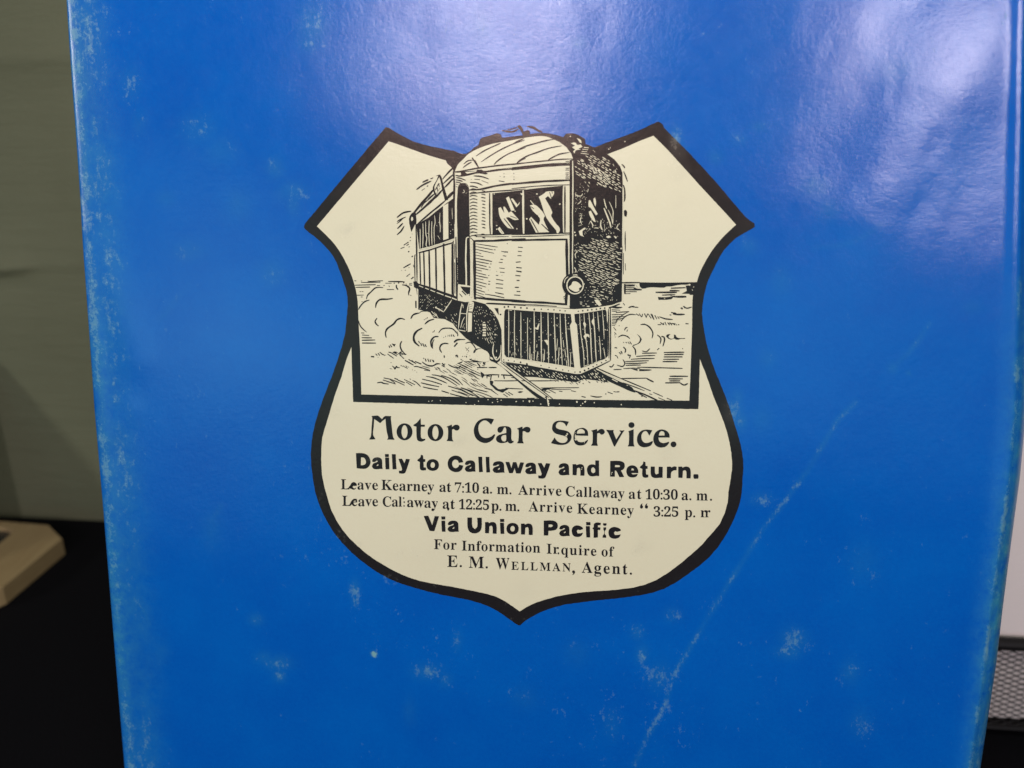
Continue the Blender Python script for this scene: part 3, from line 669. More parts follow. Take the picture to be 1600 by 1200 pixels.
# running gear in shadow
car.fill([[(646.5, 441), (655, 445), (670, 450), (690, 457), (713.75, 467), (716, 469.6), (736, 472), (740, 470), (758.75, 475), (771, 487.5), (778.75, 500), (784, 515), (784.5, 537), (781.5, 563), (777.5, 566), (771, 563), (765, 556), (756, 546), (742.5, 538), (727.5, 527.5), (715, 515), (707.5, 505), (695, 498.5), (677.5, 496.5), (672, 488), (665, 486), (653.5, 483.5), (653.5, 452), (648, 447)]], 3, 0, grid=14)
car.trace(*C, """
S4:13 278,852 330,872
S4:13 355,880 402,898
S4:14 420,905 480,928
S4:15 500,935 585,967
S4:16 605,975 680,1000
S4:17 690,1003 750,1027
""")
car.trace(*E, """
F5 830,190 835,225 800,215
K4:11 530,225 500,270 460,330 425,380
K4:13 425,378 380,350 320,322
D4:22 462,318 330,322
K4:13 655,268 635,380 622,480 612,590
S4:12 612,602 700,618
S4:11 640,395 712,402
K4:14 745,250 728,330 716,420 714,615
F4 735,385 782,390 778,620 728,628
K4:10 650,300 665,290 672,330
C4 750,250 800,255 805,285 785,380 738,372
K5:7 745,290 790,275
K5:7 745,320 788,300
K5:7 742,345 786,330
K5:8 740,372 785,372
K4:9 640,580 660,500 690,440
K4:8 645,560 670,480
K4:9 660,575 690,520
K4:9 680,560 690,590
S4:10 275,370 330,430
S4:9 310,385 360,455
S4:9 330,400 350,440
S4:8 290,420 320,440
S4:28 913,540 957,540
S4:24 918,572 955,572
S4:28 914,603 958,603
S4:26 918,636 956,636
S4:28 914,668 956,668
S4:14 920,512 945,508
K4:15 1055,780 1045,820 1045,900 1080,970 1110,962 1140,905 1145,790
D4:22 1085,945
D4:20 1072,660
S4:9 1090,850 1088,880
""")
def hatchE(poly, *a, **k): car.hatch([(640 + x / 8, 440 + y / 8) for x, y in poly], *a, **k)
hatchE([(120, 150), (300, 170), (320, 330), (130, 340)], 130, 2.6, 2.6, 2.4, .75, 4, 1, prob=.6)
hatchE([(330, 330), (420, 400), (600, 380), (600, 560), (440, 460)], 62, 2.8, 4, 3, .75, 4, 1, prob=.55)
hatchE([(800, 300), (1030, 330), (1120, 600), (1060, 780), (950, 740), (830, 700), (800, 500)], 66, 3.2, 2.4, 3, .8, 4, 1, prob=.62)
hatchE([(960, 560), (1030, 600), (1050, 780), (970, 760)], 60, 2.6, 6, 2, .9, 4, 1, prob=.9)
hatchE([(860, 660), (1000, 690), (1000, 770), (880, 740)], 60, 3, 4, 3, .9, 4, 1, prob=.7)
car.specks([(640 + x / 8, 440 + y / 8) for x, y in [(260, 180), (500, 260), (420, 360), (330, 300)]], 16, .3, .6, 4, 1)
# front panel
car.trace(*C, """
S3:26 968,290 972,650 976,1005
S3:20 958,292 1200,290 1400,277 1610,268
S3:10 970,217 1200,215 1400,207 1610,200
S3:22 975,1000 1100,1012 1250,1026 1610,1045
K3:9 915,250 940,270 960,290
S3:7 985,238 1200,240 1400,236
K3:14 1120,1070 1260,1075 1610,1098
S3:7 988,327 1260,368
S3:7 985,360 1200,402
S3:7 985,395 1215,446
S3:7 985,432 1055,450
S3:7 985,468 1082,488
S3:9 985,507 1190,548
S3:8 985,545 1150,576
S3:8 985,580 1120,612
S3:8 985,618 1145,652
S3:8 985,650 1062,668
S3:8 985,685 1118,718
S3:8 985,722 1140,755
S3:7 985,757 1085,778
S3:8 985,792 1125,830
S3:7 985,830 1115,868
S3:8 1000,868 1065,885
S3:9 985,895 1102,932
S3:7 985,930 1088,962
S3:9 1100,955 1220,975 1345,1003
S3:7 985,960 1105,1000
S3:8 1210,400 1235,404
S3:8 1165,578 1185,580
S3:9 1150,617 1172,622
S3:7 1140,722 1160,722
S3:8 1145,795 1170,797
S3:11 1140,830 1165,832
D3:8 1120,610 1248,672 1315,722 1145,905 1165,655
D3:12 1380,325
S3:9 1308,421 1340,426
S3:13 1340,428 1390,430
S3:9 1325,476 1368,481
S3:9 1295,519 1328,523
S3:8 1275,557 1322,562
S3:7 1280,629 1348,636
S3:7 1290,681 1348,685
S3:9 1238,722 1268,722
S3:9 1242,770 1332,786
S3:9 1238,824 1330,832
S3:9 1238,876 1326,883
S3:9 1228,936 1336,957
S3:9 1515,369 1575,374
S3:9 1515,420 1566,425
S3:9 1508,475 1558,476
S3:10 1488,558 1548,552
S3:13 1493,622 1562,630
S3:14 1493,667 1560,678
S3:11 1483,722 1545,728
S3:14 1498,785 1535,785
S3:12 1476,871 1526,871
S3:11 1498,922 1544,924
S3:9 1465,966 1545,972
""")
car.trace(*D, """
S3:18 -5,366 300,357 690,352
S3:26 683,345 685,560 692,830
S3:30 682,1020 678,1165
S3:20 -5,1125 400,1142 690,1165
S3:12 -5,291 300,284 600,276 720,272
S3:8 -5,318 300,312 600,300 720,292
S3:9 -5,1165 300,1172 560,1190
K3:8 440,308 455,300
""")
# front windows
car.fill([[(769.4, 302), (800, 299), (835, 294.5), (880, 290), (880, 364), (820, 366), (769.4, 367.5)]], 3, 0)
car.trace(*A, """
S3:13 1160,812 1162,1200 1170,1325
S4:17 1183,818 1185,1100 1190,1330
F4 1365,875 1400,855 1475,1030 1430,1035
F4 1425,885 1450,880 1510,960 1540,920 1530,955 1495,992
C4 1270,1000 1300,990 1345,1065 1330,985 1350,985 1400,1060 1430,1040 1525,1145 1470,1150 1400,1115 1365,1120 1465,1255 1430,1258 1380,1240 1290,1115
S5:9 1340,1130 1440,1255
S5:8 1420,1100 1500,1130
C4 1260,1260 1285,1235 1345,1320 1310,1322
K5:6 1290,1265 1325,1315
D4:16 1218,825 1500,1260 1250,1220 1250,1265 1480,1040
C4 1545,815 1575,830 1560,840
""")
car.trace(*B, """
S4:26 140,858 140,1100 146,1402
F4 100,895 130,895 130,915
C4 335,940 400,900 430,875 525,870 525,905 485,965 450,930 415,960 505,1130 490,1180 600,1340 575,1385 430,1200 360,1000
C4 225,1050 262,1040 310,1052 410,1170 395,1225 470,1380 300,1388 215,1220 240,1190 335,1290 350,1210 260,1115
S4:12 230,985 300,1075
S5:9 235,1215 330,1385
S5:9 370,1280 470,1375
S5:8 235,1060 275,1090
S5:9 470,880 495,955
S5:8 500,870 505,900
D4:20 312,905 598,1030 185,1215
D5:8 340,1155 320,1170
C4 540,1280 575,1300 600,1350 580,1395 560,1395
S4:17 642,812 642,1100 645,1380
S3:14 662,808 662,1100 662,1385
S3:14 0,580 200,560 440,538 720,518
S3:20 -5,598 200,577 400,553 600,541 740,540
S3:20 -5,780 200,762 400,746 600,737 740,730
K3:12 -5,540 200,512 440,488 600,472 765,466
S3:9 -5,838 280,808 500,795 720,790
K3:12 0,288 60,250 150,212
K3:13 0,387 150,315 300,270 430,236 520,222
K3:13 60,520 100,480 200,425 300,390 450,335 620,302
K3:13 450,480 520,440 600,405 720,385
S3:8 670,500 715,498
S3:7 668,518 715,518
S3:9 670,583 715,583
S3:9 668,604 715,606
S3:7 672,640 712,640
S3:8 670,655 710,660
S3:8 672,690 715,690
S3:8 668,706 715,708
S3:6 675,672 705,673
D3:9 20,645 25,690 22,722
""")
# dark flank of the car
FLANK = [(884, 209), (894, 208), (904, 211), (914, 217), (915, 225), (925, 229), (935, 232), (949, 241), (960, 249), (969, 260), (972.5, 270), (973.2, 290), (973.5, 340), (972.6, 400), (972, 440), (971.4, 471), (956, 476.5), (925, 481), (890, 483.5), (889, 462), (889.8, 430), (890, 292), (890, 250.5), (895.5, 248.5), (892.5, 240), (885, 230), (875, 222.5)]
car.fill([FLANK], 3, 0, grid=14)
car.trace(*B, """
S4:15 758,490 762,700 760,1000 758,1120
C4 735,270 790,262 815,290 860,285 880,315 830,340 860,350 800,360 780,400 765,370 790,350 750,320 790,300
C4 810,205 860,230 870,270 850,262
S4:12 900,322 960,328
S4:9 880,345 950,352
S4:10 870,372 940,378
S4:9 860,395 960,408
K4:10 1010,355 1040,380
D4:15 1412,250 1210,345 730,185
S4:9 1228,318 1228,335
K4:10 790,900 810,925 860,930 885,900
K4:8 800,880 795,940
K4:10 820,1032 850,1010 865,985
D4:10 850,820 880,870 800,960 870,1065 870,1165
C4 960,985 978,980 1030,1080 1072,1155 1050,1172 985,1080 958,1060
C4 1020,965 1038,950 1052,1000 1045,1062 1025,1020
C4 960,1125 985,1112 1020,1180 1048,1255 1020,1245 975,1180
K4:13 1150,965 1165,1030 1185,1090
K4:10 1215,1000 1262,1110 1262,1190 1262,1270
K4:18 1150,1080 1170,1130 1210,1230 1240,1330
K4:9 1200,1100 1240,1190 1262,1290
S4:9 945,880 955,840
S4:7 1298,920 1298,1080
K4:12 1385,800 1388,1000 1385,1300 1380,1560
S4:10 1262,530 1275,555
S4:10 1290,600 1300,650
K3:11 1370,532 1395,555 1412,582
K3:11 1395,622 1420,680 1445,752
K3:14 1390,790 1408,850 1410,960 1400,1000
C3 1400,1115 1420,1100 1440,1130 1430,1190 1405,1180
""")
car.trace(*D, """
S4:14 757,-20 760,300 755,600 760,800
F4 852,240 905,205 925,210 880,250 885,300 905,320 850,300 835,250
K4:11 840,60 880,50
K4:10 835,100 885,85
K4:10 835,145 885,130
K4:12 830,185 885,165
K4:11 870,60 855,110 870,160
K4:14 980,120 1000,150 1015,185
K4:14 960,165 985,120
K4:15 1115,110 1108,170 1120,230
K4:10 1155,160 1160,225
K4:12 1230,130 1240,210
K4:12 1330,160 1310,210 1340,230
S4:12 1040,208 1080,212
K3:10 1415,250 1415,380 1418,500
S3:7 1392,520 1392,790
S3:7 1415,650 1420,740
D4:20 1365,465 1390,468 785,265 795,300
C4 1175,320 1210,305 1240,325 1200,335
C4 1270,310 1310,320 1300,345
K4:10 780,495 815,500 790,540 800,590
K4:10 780,700 800,740 785,770
K4:14 1345,1140 1250,1180 1130,1215
K3:14 1350,1160 1250,1195 1120,1230
K4:12 1390,900 1380,1000 1385,1140
""")
def hB(poly, *a, **k): car.hatch([(800 + x / 8, 190 + y / 8) for x, y in poly], *a, **k)
def hD(poly, *a, **k): car.hatch([(800 + x / 8, 330 + y / 8) for x, y in poly], *a, **k)
hB([(790, 500), (860, 470), (1000, 480), (1190, 560), (1330, 640), (1365, 740), (1350, 900), (1250, 860), (1130, 800), (1000, 740), (930, 730), (840, 710), (790, 660)], 32, 3.1, 6.0, 2.0, 1.45, 4, 1, prob=.84)
hB([(900, 425), (1060, 410), (1200, 460), (1260, 560), (1150, 540), (1000, 500)], 33, 3.0, 6.5, 1.8, 1.3, 4, 1, prob=.9)
hB([(1000, 560), (1120, 580), (1220, 700), (1180, 790), (1080, 720), (990, 650)], 44, 2.6, 12, 1.6, 1.2, 4, 1, prob=.95)
hB([(900, 740), (1060, 770), (1180, 800), (1100, 840), (920, 800)], 50, 4, 4, 4, 1.3, 4, 1, prob=.6)
hB([(1200, 450), (1330, 600), (1360, 700), (1330, 640)], 60, 4, 3, 4, 1.2, 4, 1, prob=.6)
car.specks([(800 + x / 8, 190 + y / 8) for x, y in [(790, 720), (930, 800), (940, 1180), (790, 1180)]], 46, .25, .6, 4, 1)
hD([(990, 340), (1150, 350), (1330, 380), (1345, 560), (1335, 800), (1310, 950), (1130, 960), (960, 900), (900, 790), (845, 700), (830, 480), (850, 400), (930, 420)], 20, 2.95, 8.0, 1.7, 1.30, 4, 1, prob=.93, jit=.3, bend=.10)
hD([(850, 480), (930, 470), (1330, 640), (1330, 700), (900, 690)], 64, 11, 3, 5, .9, 4, 1, prob=.7)
hD([(1000, 940), (1130, 960), (1260, 960), (1240, 1080), (1060, 1110), (960, 1060)], 15, 3.0, 6, 2.6, 1.3, 4, 1, prob=.8)
hD([(800, 1060), (920, 1060), (960, 1130), (830, 1150)], 10, 3.4, 4, 4, 1.3, 4, 1, prob=.5)
hD([(800, 1150), (1130, 1120), (1120, 1200), (860, 1190)], 5, 3.6, 4.5, 3.6, 1.3, 4, 1, prob=.75)
hD([(1000, 110), (1330, 170), (1330, 320), (930, 320), (900, 260)], 70, 4.2, 3, 4.5, 1.0, 4, 1, prob=.45)
hD([(770, 330), (830, 340), (840, 760), (780, 760)], 80, 3.2, 2.2, 4.5, .9, 4, 1, prob=.45)
car.specks([(800 + x / 8, 330 + y / 8) for x, y in [(1000, 100), (1350, 100), (1350, 340), (820, 300)]], 50, .3, .7, 4, 1)
car.specks([(800 + x / 8, 330 + y / 8) for x, y in [(880, 900), (1340, 960), (1340, 1130), (900, 1150)]], 50, .3, .8, 4, 1)
car.trace(*D, "C4 1030,1110 1075,1105 1120,1170 1100,1180 1060,1160")
# head lamp
car.ellipse(895.5, 444.6, 17.2, 17.6, 1, 1, 5, 0, hole=False)
car.trace(*D, """
K5:14 690,1000 670,1060 690,1140
S4:20 712,1050 712,1150 700,1200
K6:9 655,900 665,850 705,815
K6:13 760,798 800,795 820,800
F4 690,1180 722,1180 722,1050 700,1050
""")
car.ellipse(898.6, 445.6, 13.7, 14.2, 11.9, 12.4, 6, 1)
car.fill([smooth_closed([(889, 448), (893, 444.5), (894.5, 440.5), (898, 439.5), (902, 440.5), (906.5, 444), (909, 447.5), (904.5, 450.5), (905.5, 454), (900, 456), (894, 453.5), (889.5, 450.5)])], 6, 1)
hD([(640, 980), (690, 990), (690, 1110), (645, 1100)], -40, 3, 3.4, 1.5, 1.2, 5, 0, prob=.9)
# pilot (the slatted guard in front of the wheels)
PIL = [(758.75, 475.4), (800, 477), (840, 479), (860, 480.2), (890, 482.6), (900, 483.2), (915, 482.2), (930, 480.4), (951, 477.5), (951.6, 500), (952.5, 562.5), (940, 569), (920, 578), (907.5, 583.8), (900, 584), (880, 580.6), (857.5, 576), (838, 572.5), (820, 569), (785, 564.2), (784.6, 540), (783.8, 515), (778.75, 500), (771, 487.5)]
car.fill([PIL], 4, 1, grid=14)
car.fill([smooth_closed([(790.5, 482.8), (820, 485.2), (855, 487.6), (892, 490.6), (893.5, 503), (890.5, 508.5), (894, 540), (897.5, 574), (880, 570.6), (855, 566.5), (820, 561), (791.5, 557.5), (788.4, 553), (787.8, 500), (788.4, 486)], 2, 30)], 5, 0, grid=14)
car.fill([[(897.5, 490.5), (912.5, 489), (930, 486.3), (946, 483.4), (949.4, 487.5), (950, 520), (950, 556), (946, 560), (925, 569), (907.5, 575), (906.5, 570), (901.5, 507), (898.5, 503)]], 5, 0, grid=14)
car.trace(*E, """
F5 1060,330 1110,330 1117,417 1100,395
D5:24 1187,317 1235,312 1315,317 1392,325 1468,330 1558,350 1138,410
D5:16 1180,975 1237,980 1310,992
D5:22 1390,1005 1467,1025
K6:11 1240,345 1242,600 1240,940
K6:11 1315,355 1312,600 1318,950
K6:11 1392,380 1393,600 1395,970
K6:8 1475,455 1475,640 1480,980
K6:11 1557,350 1560,700 1560,990
K6:9 1510,815 1505,960 1530,968
S6:12 1255,945 1300,948
S6:12 1335,960 1375,965
S6:12 1410,970 1455,975
S6:12 1490,985 1545,990
S6:10 1250,355 1280,360
K3:9 950,275 1200,292 1600,318
K3:10 960,285 1040,370 1105,480 1148,600 1150,800 1148,985
S3:10 1150,990 1400,1030 1600,1056
""")
car.trace(*F, """
S3:10 -10,958 300,1018 500,1055 640,1076
K3:11 640,1076 700,1074 880,1000 1070,908
S3:12 1072,905 1072,560 1068,225
S3:8 -10,225 300,243 560,258
D5:18 120,262 207,264 292,268 505,285 670,290 365,272 440,280
D5:22 725,283 787,275 838,270 895,264 945,255 1000,250
D5:16 205,965 392,1000 475,1020 548,1032 628,1048 305,990
D5:24 30,950 692,1047 748,1028 797,1005
D5:18 855,980 900,958 960,932 1015,905
K6:9 38,365 35,500 38,900
K6:13 118,290 122,600 118,920
K6:13 203,300 207,620 210,930
K6:12 290,300 295,600 300,960
K6:12 368,312 378,640 390,968
K6:12 442,320 450,600 472,980
K6:13 505,318 518,560 535,780 550,995
K6:10 685,318 700,560 735,800 742,990
K6:11 740,318 755,560 780,760 790,960
K6:13 800,310 822,560 830,760 842,940
K6:13 855,300 875,560 885,760 896,925
K6:11 910,298 930,540
K6:10 932,600 945,760 950,890
K6:9 968,275 985,480 992,640
K6:9 985,740 1008,880
K6:13 1015,270 1030,310 1032,430
K5:11 1045,262 1048,560 1052,880
C6 730,440 745,420 765,450 755,500 740,470
C6 735,600 760,570 800,580 810,620 780,600 755,640
C6 835,420 855,380 870,430 860,470
C6 125,490 150,495 175,440 185,440 170,520 135,510
C6 240,650 280,645 300,680 285,715 265,680
S6:9 65,740 70,905
S6:9 90,820 88,900
S6:9 155,700 150,740
S6:9 165,790 150,900
S6:9 250,770 245,900
S6:9 230,820 235,920
S6:9 410,640 400,780
S6:9 430,740 420,960
S6:9 480,650 490,740
S6:9 500,760 515,860
S6:9 575,800 570,990
S6:9 520,900 530,980
S6:9 740,870 760,890
S6:10 50,905 100,905
S6:10 140,920 190,930
S6:10 230,938 270,945
S6:10 320,955 360,962
S6:10 410,965 450,972
S6:10 490,985 530,990
S6:10 580,1000 615,1008
D6:14 75,510 405,375 405,470 545,440 640,590 180,610 690,440 970,700 1030,525 1005,520 720,640
S6:10 740,975 800,955
S6:10 810,960 850,945
S6:10 860,940 900,920
S6:10 910,920 960,900
""")
car.specks([(790, 490), (890, 494), (895, 570), (792, 556)], 90, .25, .6, 6, 1)
car.specks([(900, 494), (946, 488), (948, 555), (908, 568)], 45, .25, .6, 6, 1)
car.hatch([(792, 535), (894, 545), (896, 570), (792, 556)], 88, 2.6, 3.5, 5, .7, 6, 1, prob=.35)
car.hatch([(826, 500), (890, 505), (892, 530), (826, 525)], 95, 3.2, 2.5, 7, .7, 6, 1, prob=.3)
# smudged ink above the roof
car.trace(*B, """
C1 60,55 95,45 130,80 145,125 190,105 220,115 225,165 140,200 125,150 95,100
K1:22 185,60 260,72 320,108 380,134
K1:16 200,62 240,80
""")
car.trace(*A, """
K1:18 1310,30 1380,42 1450,46 1520,10
K1:12 1380,20 1450,10 1500,-10
""")
car.build('motor_car_print', 'printed ink drawing of a rail motor car with slatted pilot and round head lamp')

# --- smoke
sm = Pr()
sm.trace(540, 430, 8, """
K3:16 375,408 385,350 430,305 520,300 590,290
K3:13 395,535 370,575 385,610 415,635
K3:16 510,780 500,720 525,665 600,610 640,560 690,540 743,553
K3:15 815,545 840,500 880,480 925,472
K3:8 925,470 955,450 1020,450
K3:14 990,612 1040,570 1110,547
K3:20 960,660 890,700 855,760 865,830 925,885
K3:12 1165,720 1200,675 1260,660 1340,670 1385,720
K3:16 1165,765 1110,770 1070,820 1075,880 1095,915
K3:10 1110,800 1090,840 1090,900
K3:14 1290,855 1240,850 1195,870 1180,920 1205,965
K3:12 1355,835 1390,805 1440,800
S3:16 1360,890 1400,842
K3:13 705,820 685,870 700,930 745,980
K3:12 160,430 190,380 240,330 300,310
K3:12 260,300 275,250 320,205 380,155 470,155
K3:10 160,560 190,640 265,712
K3:13 635,120 635,150 655,182
K3:14 705,120 760,130 800,165 790,210 785,240
D3:14 815,252 790,245
S3:10 915,820 927,848
S3:12 940,845 955,880
S3:12 965,850 987,892
S3:12 995,862 1012,895
S3:7 1090,715 1098,700
S3:7 1105,712 1115,685
S3:7 980,560 990,550
S3:8 1000,550 1010,535
S3:8 1020,540 1025,525
S3:7 1225,778 1235,770
S3:7 1250,770 1255,755
S3:8 1280,765 1285,745
S3:9 1305,765 1305,742
S3:10 1330,765 1325,738
S3:12 1360,768 1345,740
S3:10 985,1045 975,1030
S3:12 1000,1040 1010,1075
S3:11 1030,1042 1045,1080
S3:11 1060,1050 1065,1080
K3:9 1080,1050 1105,1080 1100,1055
K3:13 960,1080 1020,1120 1090,1130 1140,1105 1190,1105
K3:11 1285,1110 1340,1140 1410,1155 1445,1125
K3:9 1500,900 1525,930
K3:9 1390,700 1405,740 1400,760
K3:9 1375,690 1390,730
""")
sm.trace(640, 440, 8, """
C4 830,860 870,840 910,845 970,870 1000,915 1000,985 950,1000 860,990
K3:12 560,760 600,730 640,722 700,722
K3:12 700,770 760,755 800,790 830,840
K3:9 715,860 745,820
K3:18 805,890 830,850 900,842
K3:16 890,880 905,920 945,950 940,985
K3:8 905,865 960,890 930,910
C3 885,880 915,875 930,890 905,900 920,930 900,925
S3:14 435,920 437,948
S3:14 575,925 600,915
S3:12 600,918 605,945
S3:8 580,920 585,940
S3:8 690,935 695,925
S3:10 710,925 718,945
S3:9 640,965 655,975
S3:8 660,930 670,935
K3:10 600,1020 640,1010 665,995
K3:8 750,970 780,960
K3:7 700,990 800,1000 950,1000
S3:8 735,855 742,870
D3:8 730,885 720,905 755,925 820,965 865,965
K3:12 750,965 800,985 900,1000
K3:16 940,990 930,1020 950,1030
""")
sm.trace(940, 430, 8, """
K3:11 240,580 290,520 360,490 430,495
K3:9 175,600 200,550 260,500 330,460
K3:13 485,618 540,615 600,650 640,720 630,790
K3:11 205,775 260,750 320,765 355,795
C3 440,735 475,760 503,800 480,845 430,870 385,888 395,872 445,855 475,820 475,780
K3:12 385,885 420,930 425,1000
K3:12 695,745 740,790 730,860
K3:14 745,765 780,775 785,820 765,890
S3:12 720,912 695,935
K3:10 505,945 560,955 605,915
K3:12 270,895 300,930 290,970
K3:10 325,1000 332,990 338,1010
K3:10 340,1005 360,1000 345,1040
K3:11 265,1050 290,1100 260,1140 190,1120
K3:11 95,1135 125,1145 155,1110
K3:8 165,1000 190,1010 205,1040
K3:9 215,965 228,970 238,992
K3:11 238,950 250,960 255,985
K3:10 160,908 180,905 195,912
K3:10 285,690 300,660 325,650
S3:9 315,705 325,680
S3:8 300,835 318,848
S3:9 328,832 348,860
S3:10 352,830 375,865
S3:7 270,835 280,845
D3:12 220,632 170,772 165,745
S3:8 150,650 180,690
S3:8 160,715 185,740
""")
sm.build('smoke_print', 'printed outline of dust and smoke clouds beside the motor car', kind='stuff')

# --- ground, grass and sky line
gr = Pr()
gr.trace(540, 430, 8, """
S3:9 108,70 132,71
S3:8 190,91 430,88
S3:8 190,72 206,73
S3:9 275,74 300,78 465,69
S3:10 430,80 425,92
S3:9 115,125 375,118
S3:10 125,152 305,148
S3:8 390,128 430,130
S3:8 470,130 490,128
K3:12 530,78 640,80 735,82
S3:8 495,100 575,100
S3:9 515,180 605,178
S3:8 175,205 190,205
S3:8 200,205 222,205
S3:8 140,250 225,248
S3:8 190,272 212,272
S3:8 200,330 212,330
S3:8 540,130 548,145
S3:10 600,100 615,98
S3:11 655,98 670,96
S3:12 720,100 735,80
S3:10 795,120 830,125
S3:8 795,105 830,100
S3:8 750,110 765,112
S3:8 780,10 765,12
S3:12 850,25 820,45
S3:9 195,720 235,722
S3:10 208,746 297,752
S3:10 203,780 330,782
S3:11 205,812 372,808
S3:12 208,846 382,847
""")
gr.trace(540, 510, 8, """
S3:16 320,375 360,378
S3:10 378,340 400,362
S3:12 408,332 430,362
S3:11 430,320 460,345 495,360
S3:11 543,240 558,265
S3:11 560,225 582,257
K3:11 580,215 600,225 615,242 600,228 628,222
S3:10 540,318 580,330
S3:8 525,340 605,397
S3:9 560,320 645,370
S3:9 600,315 650,352
K3:10 590,320 640,340 610,315 655,325
K3:9 650,350 700,312 680,350 720,350
K3:10 690,330 740,345 765,345
S3:10 680,352 735,402
S3:11 745,420 800,450 852,480
S3:11 790,410 870,455
S3:9 830,420 885,465
S3:13 870,435 950,468
S3:12 1208,455 1240,490
S3:9 1215,475 1250,465
D3:12 572,450
K3:11 555,522 585,530
K3:11 585,490 610,510 620,530 640,495 650,510 682,512
S3:8 690,485 712,492
S3:8 715,498 735,490
S3:8 735,500 780,522
S3:8 755,488 775,505
D3:9 840,540 870,550 895,568 410,385 505,355 790,505
S3:10 480,640 560,655
S3:9 545,650 622,702
S3:9 470,665 545,690 632,716
K3:12 398,702 450,695 480,708 545,717
S3:11 615,645 660,660
S3:9 655,665 745,702
S3:9 560,655 650,690 742,732
S3:9 735,658 800,690 872,725
S3:9 760,690 838,740
K3:9 840,670 880,690 915,720 945,750
S3:7 805,650 820,660
K3:11 1080,600 1160,612 1250,645 1400,738
K3:11 1008,620 1100,637 1190,670 1272,707
S3:10 960,655 1080,682 1208,722
S3:10 945,700 1050,725 1175,750
S3:10 970,752 1060,772 1160,788
K3:10 1195,605 1320,650 1432,727
K3:9 1290,600 1400,660 1472,732
S3:10 1285,740 1450,790 1600,862
S3:10 1203,800 1300,830
S3:10 1310,835 1400,860 1500,880
S3:10 1445,760 1600,812
S3:8 1330,790 1460,835 1545,872
K3:9 855,500 900,498 960,520
K3:8 955,490 1060,520
S3:9 890,495 1000,525
S3:8 965,515 1060,545
S3:9 985,540 1060,552
""")
P1 = lambda pts: [(540 + x / 8, 510 + y / 8) for x, y in pts]
P2 = lambda pts: [(720 + x / 8, 530 + y / 8) for x, y in pts]
gr.hatch(P1([(1130, 490), (1300, 490), (1300, 590), (1230, 580), (1130, 540)]), 31, 2.9, 10, 3, .95, 3, 0, prob=.9)
gr.hatch(P1([(1320, 520), (1440, 480), (1620, 440), (1640, 620), (1500, 620), (1350, 590)]), 27, 3.0, 15, 3, .95, 3, 0, prob=.95)
gr.hatch(P1([(1090, 500), (1200, 500), (1200, 560), (1100, 530)]), 20, 3, 5, 3, .8, 3, 0, prob=.6)
gr.hatch(P2([(-20, 290), (60, 275), (160, 330), (260, 480), (200, 470), (60, 420), (-20, 400)]), 27, 3.0, 17, 3, .95, 3, 0, prob=.95)
gr.hatch(P2([(0, 420), (180, 420), (300, 520), (420, 620), (470, 700), (330, 640), (160, 570), (0, 520)]), 33, 3.3, 15, 4, .95, 3, 0, prob=.9)
gr.hatch(P2([(-20, 590), (150, 600), (330, 660), (480, 725), (100, 722), (-20, 660)]), 23, 3.4, 24, 3, 1.15, 3, 0, prob=.97)
gr.trace(720, 530, 8, """
S3:9 300,605 400,630
S3:9 225,625 330,655
S3:9 535,680 590,718
S3:9 560,660 620,700
S3:9 595,655 655,692
C3 710,655 745,645 785,652 740,668
K3:8 0,602 120,650 240,722
K3:8 150,630 300,680 400,722
""")
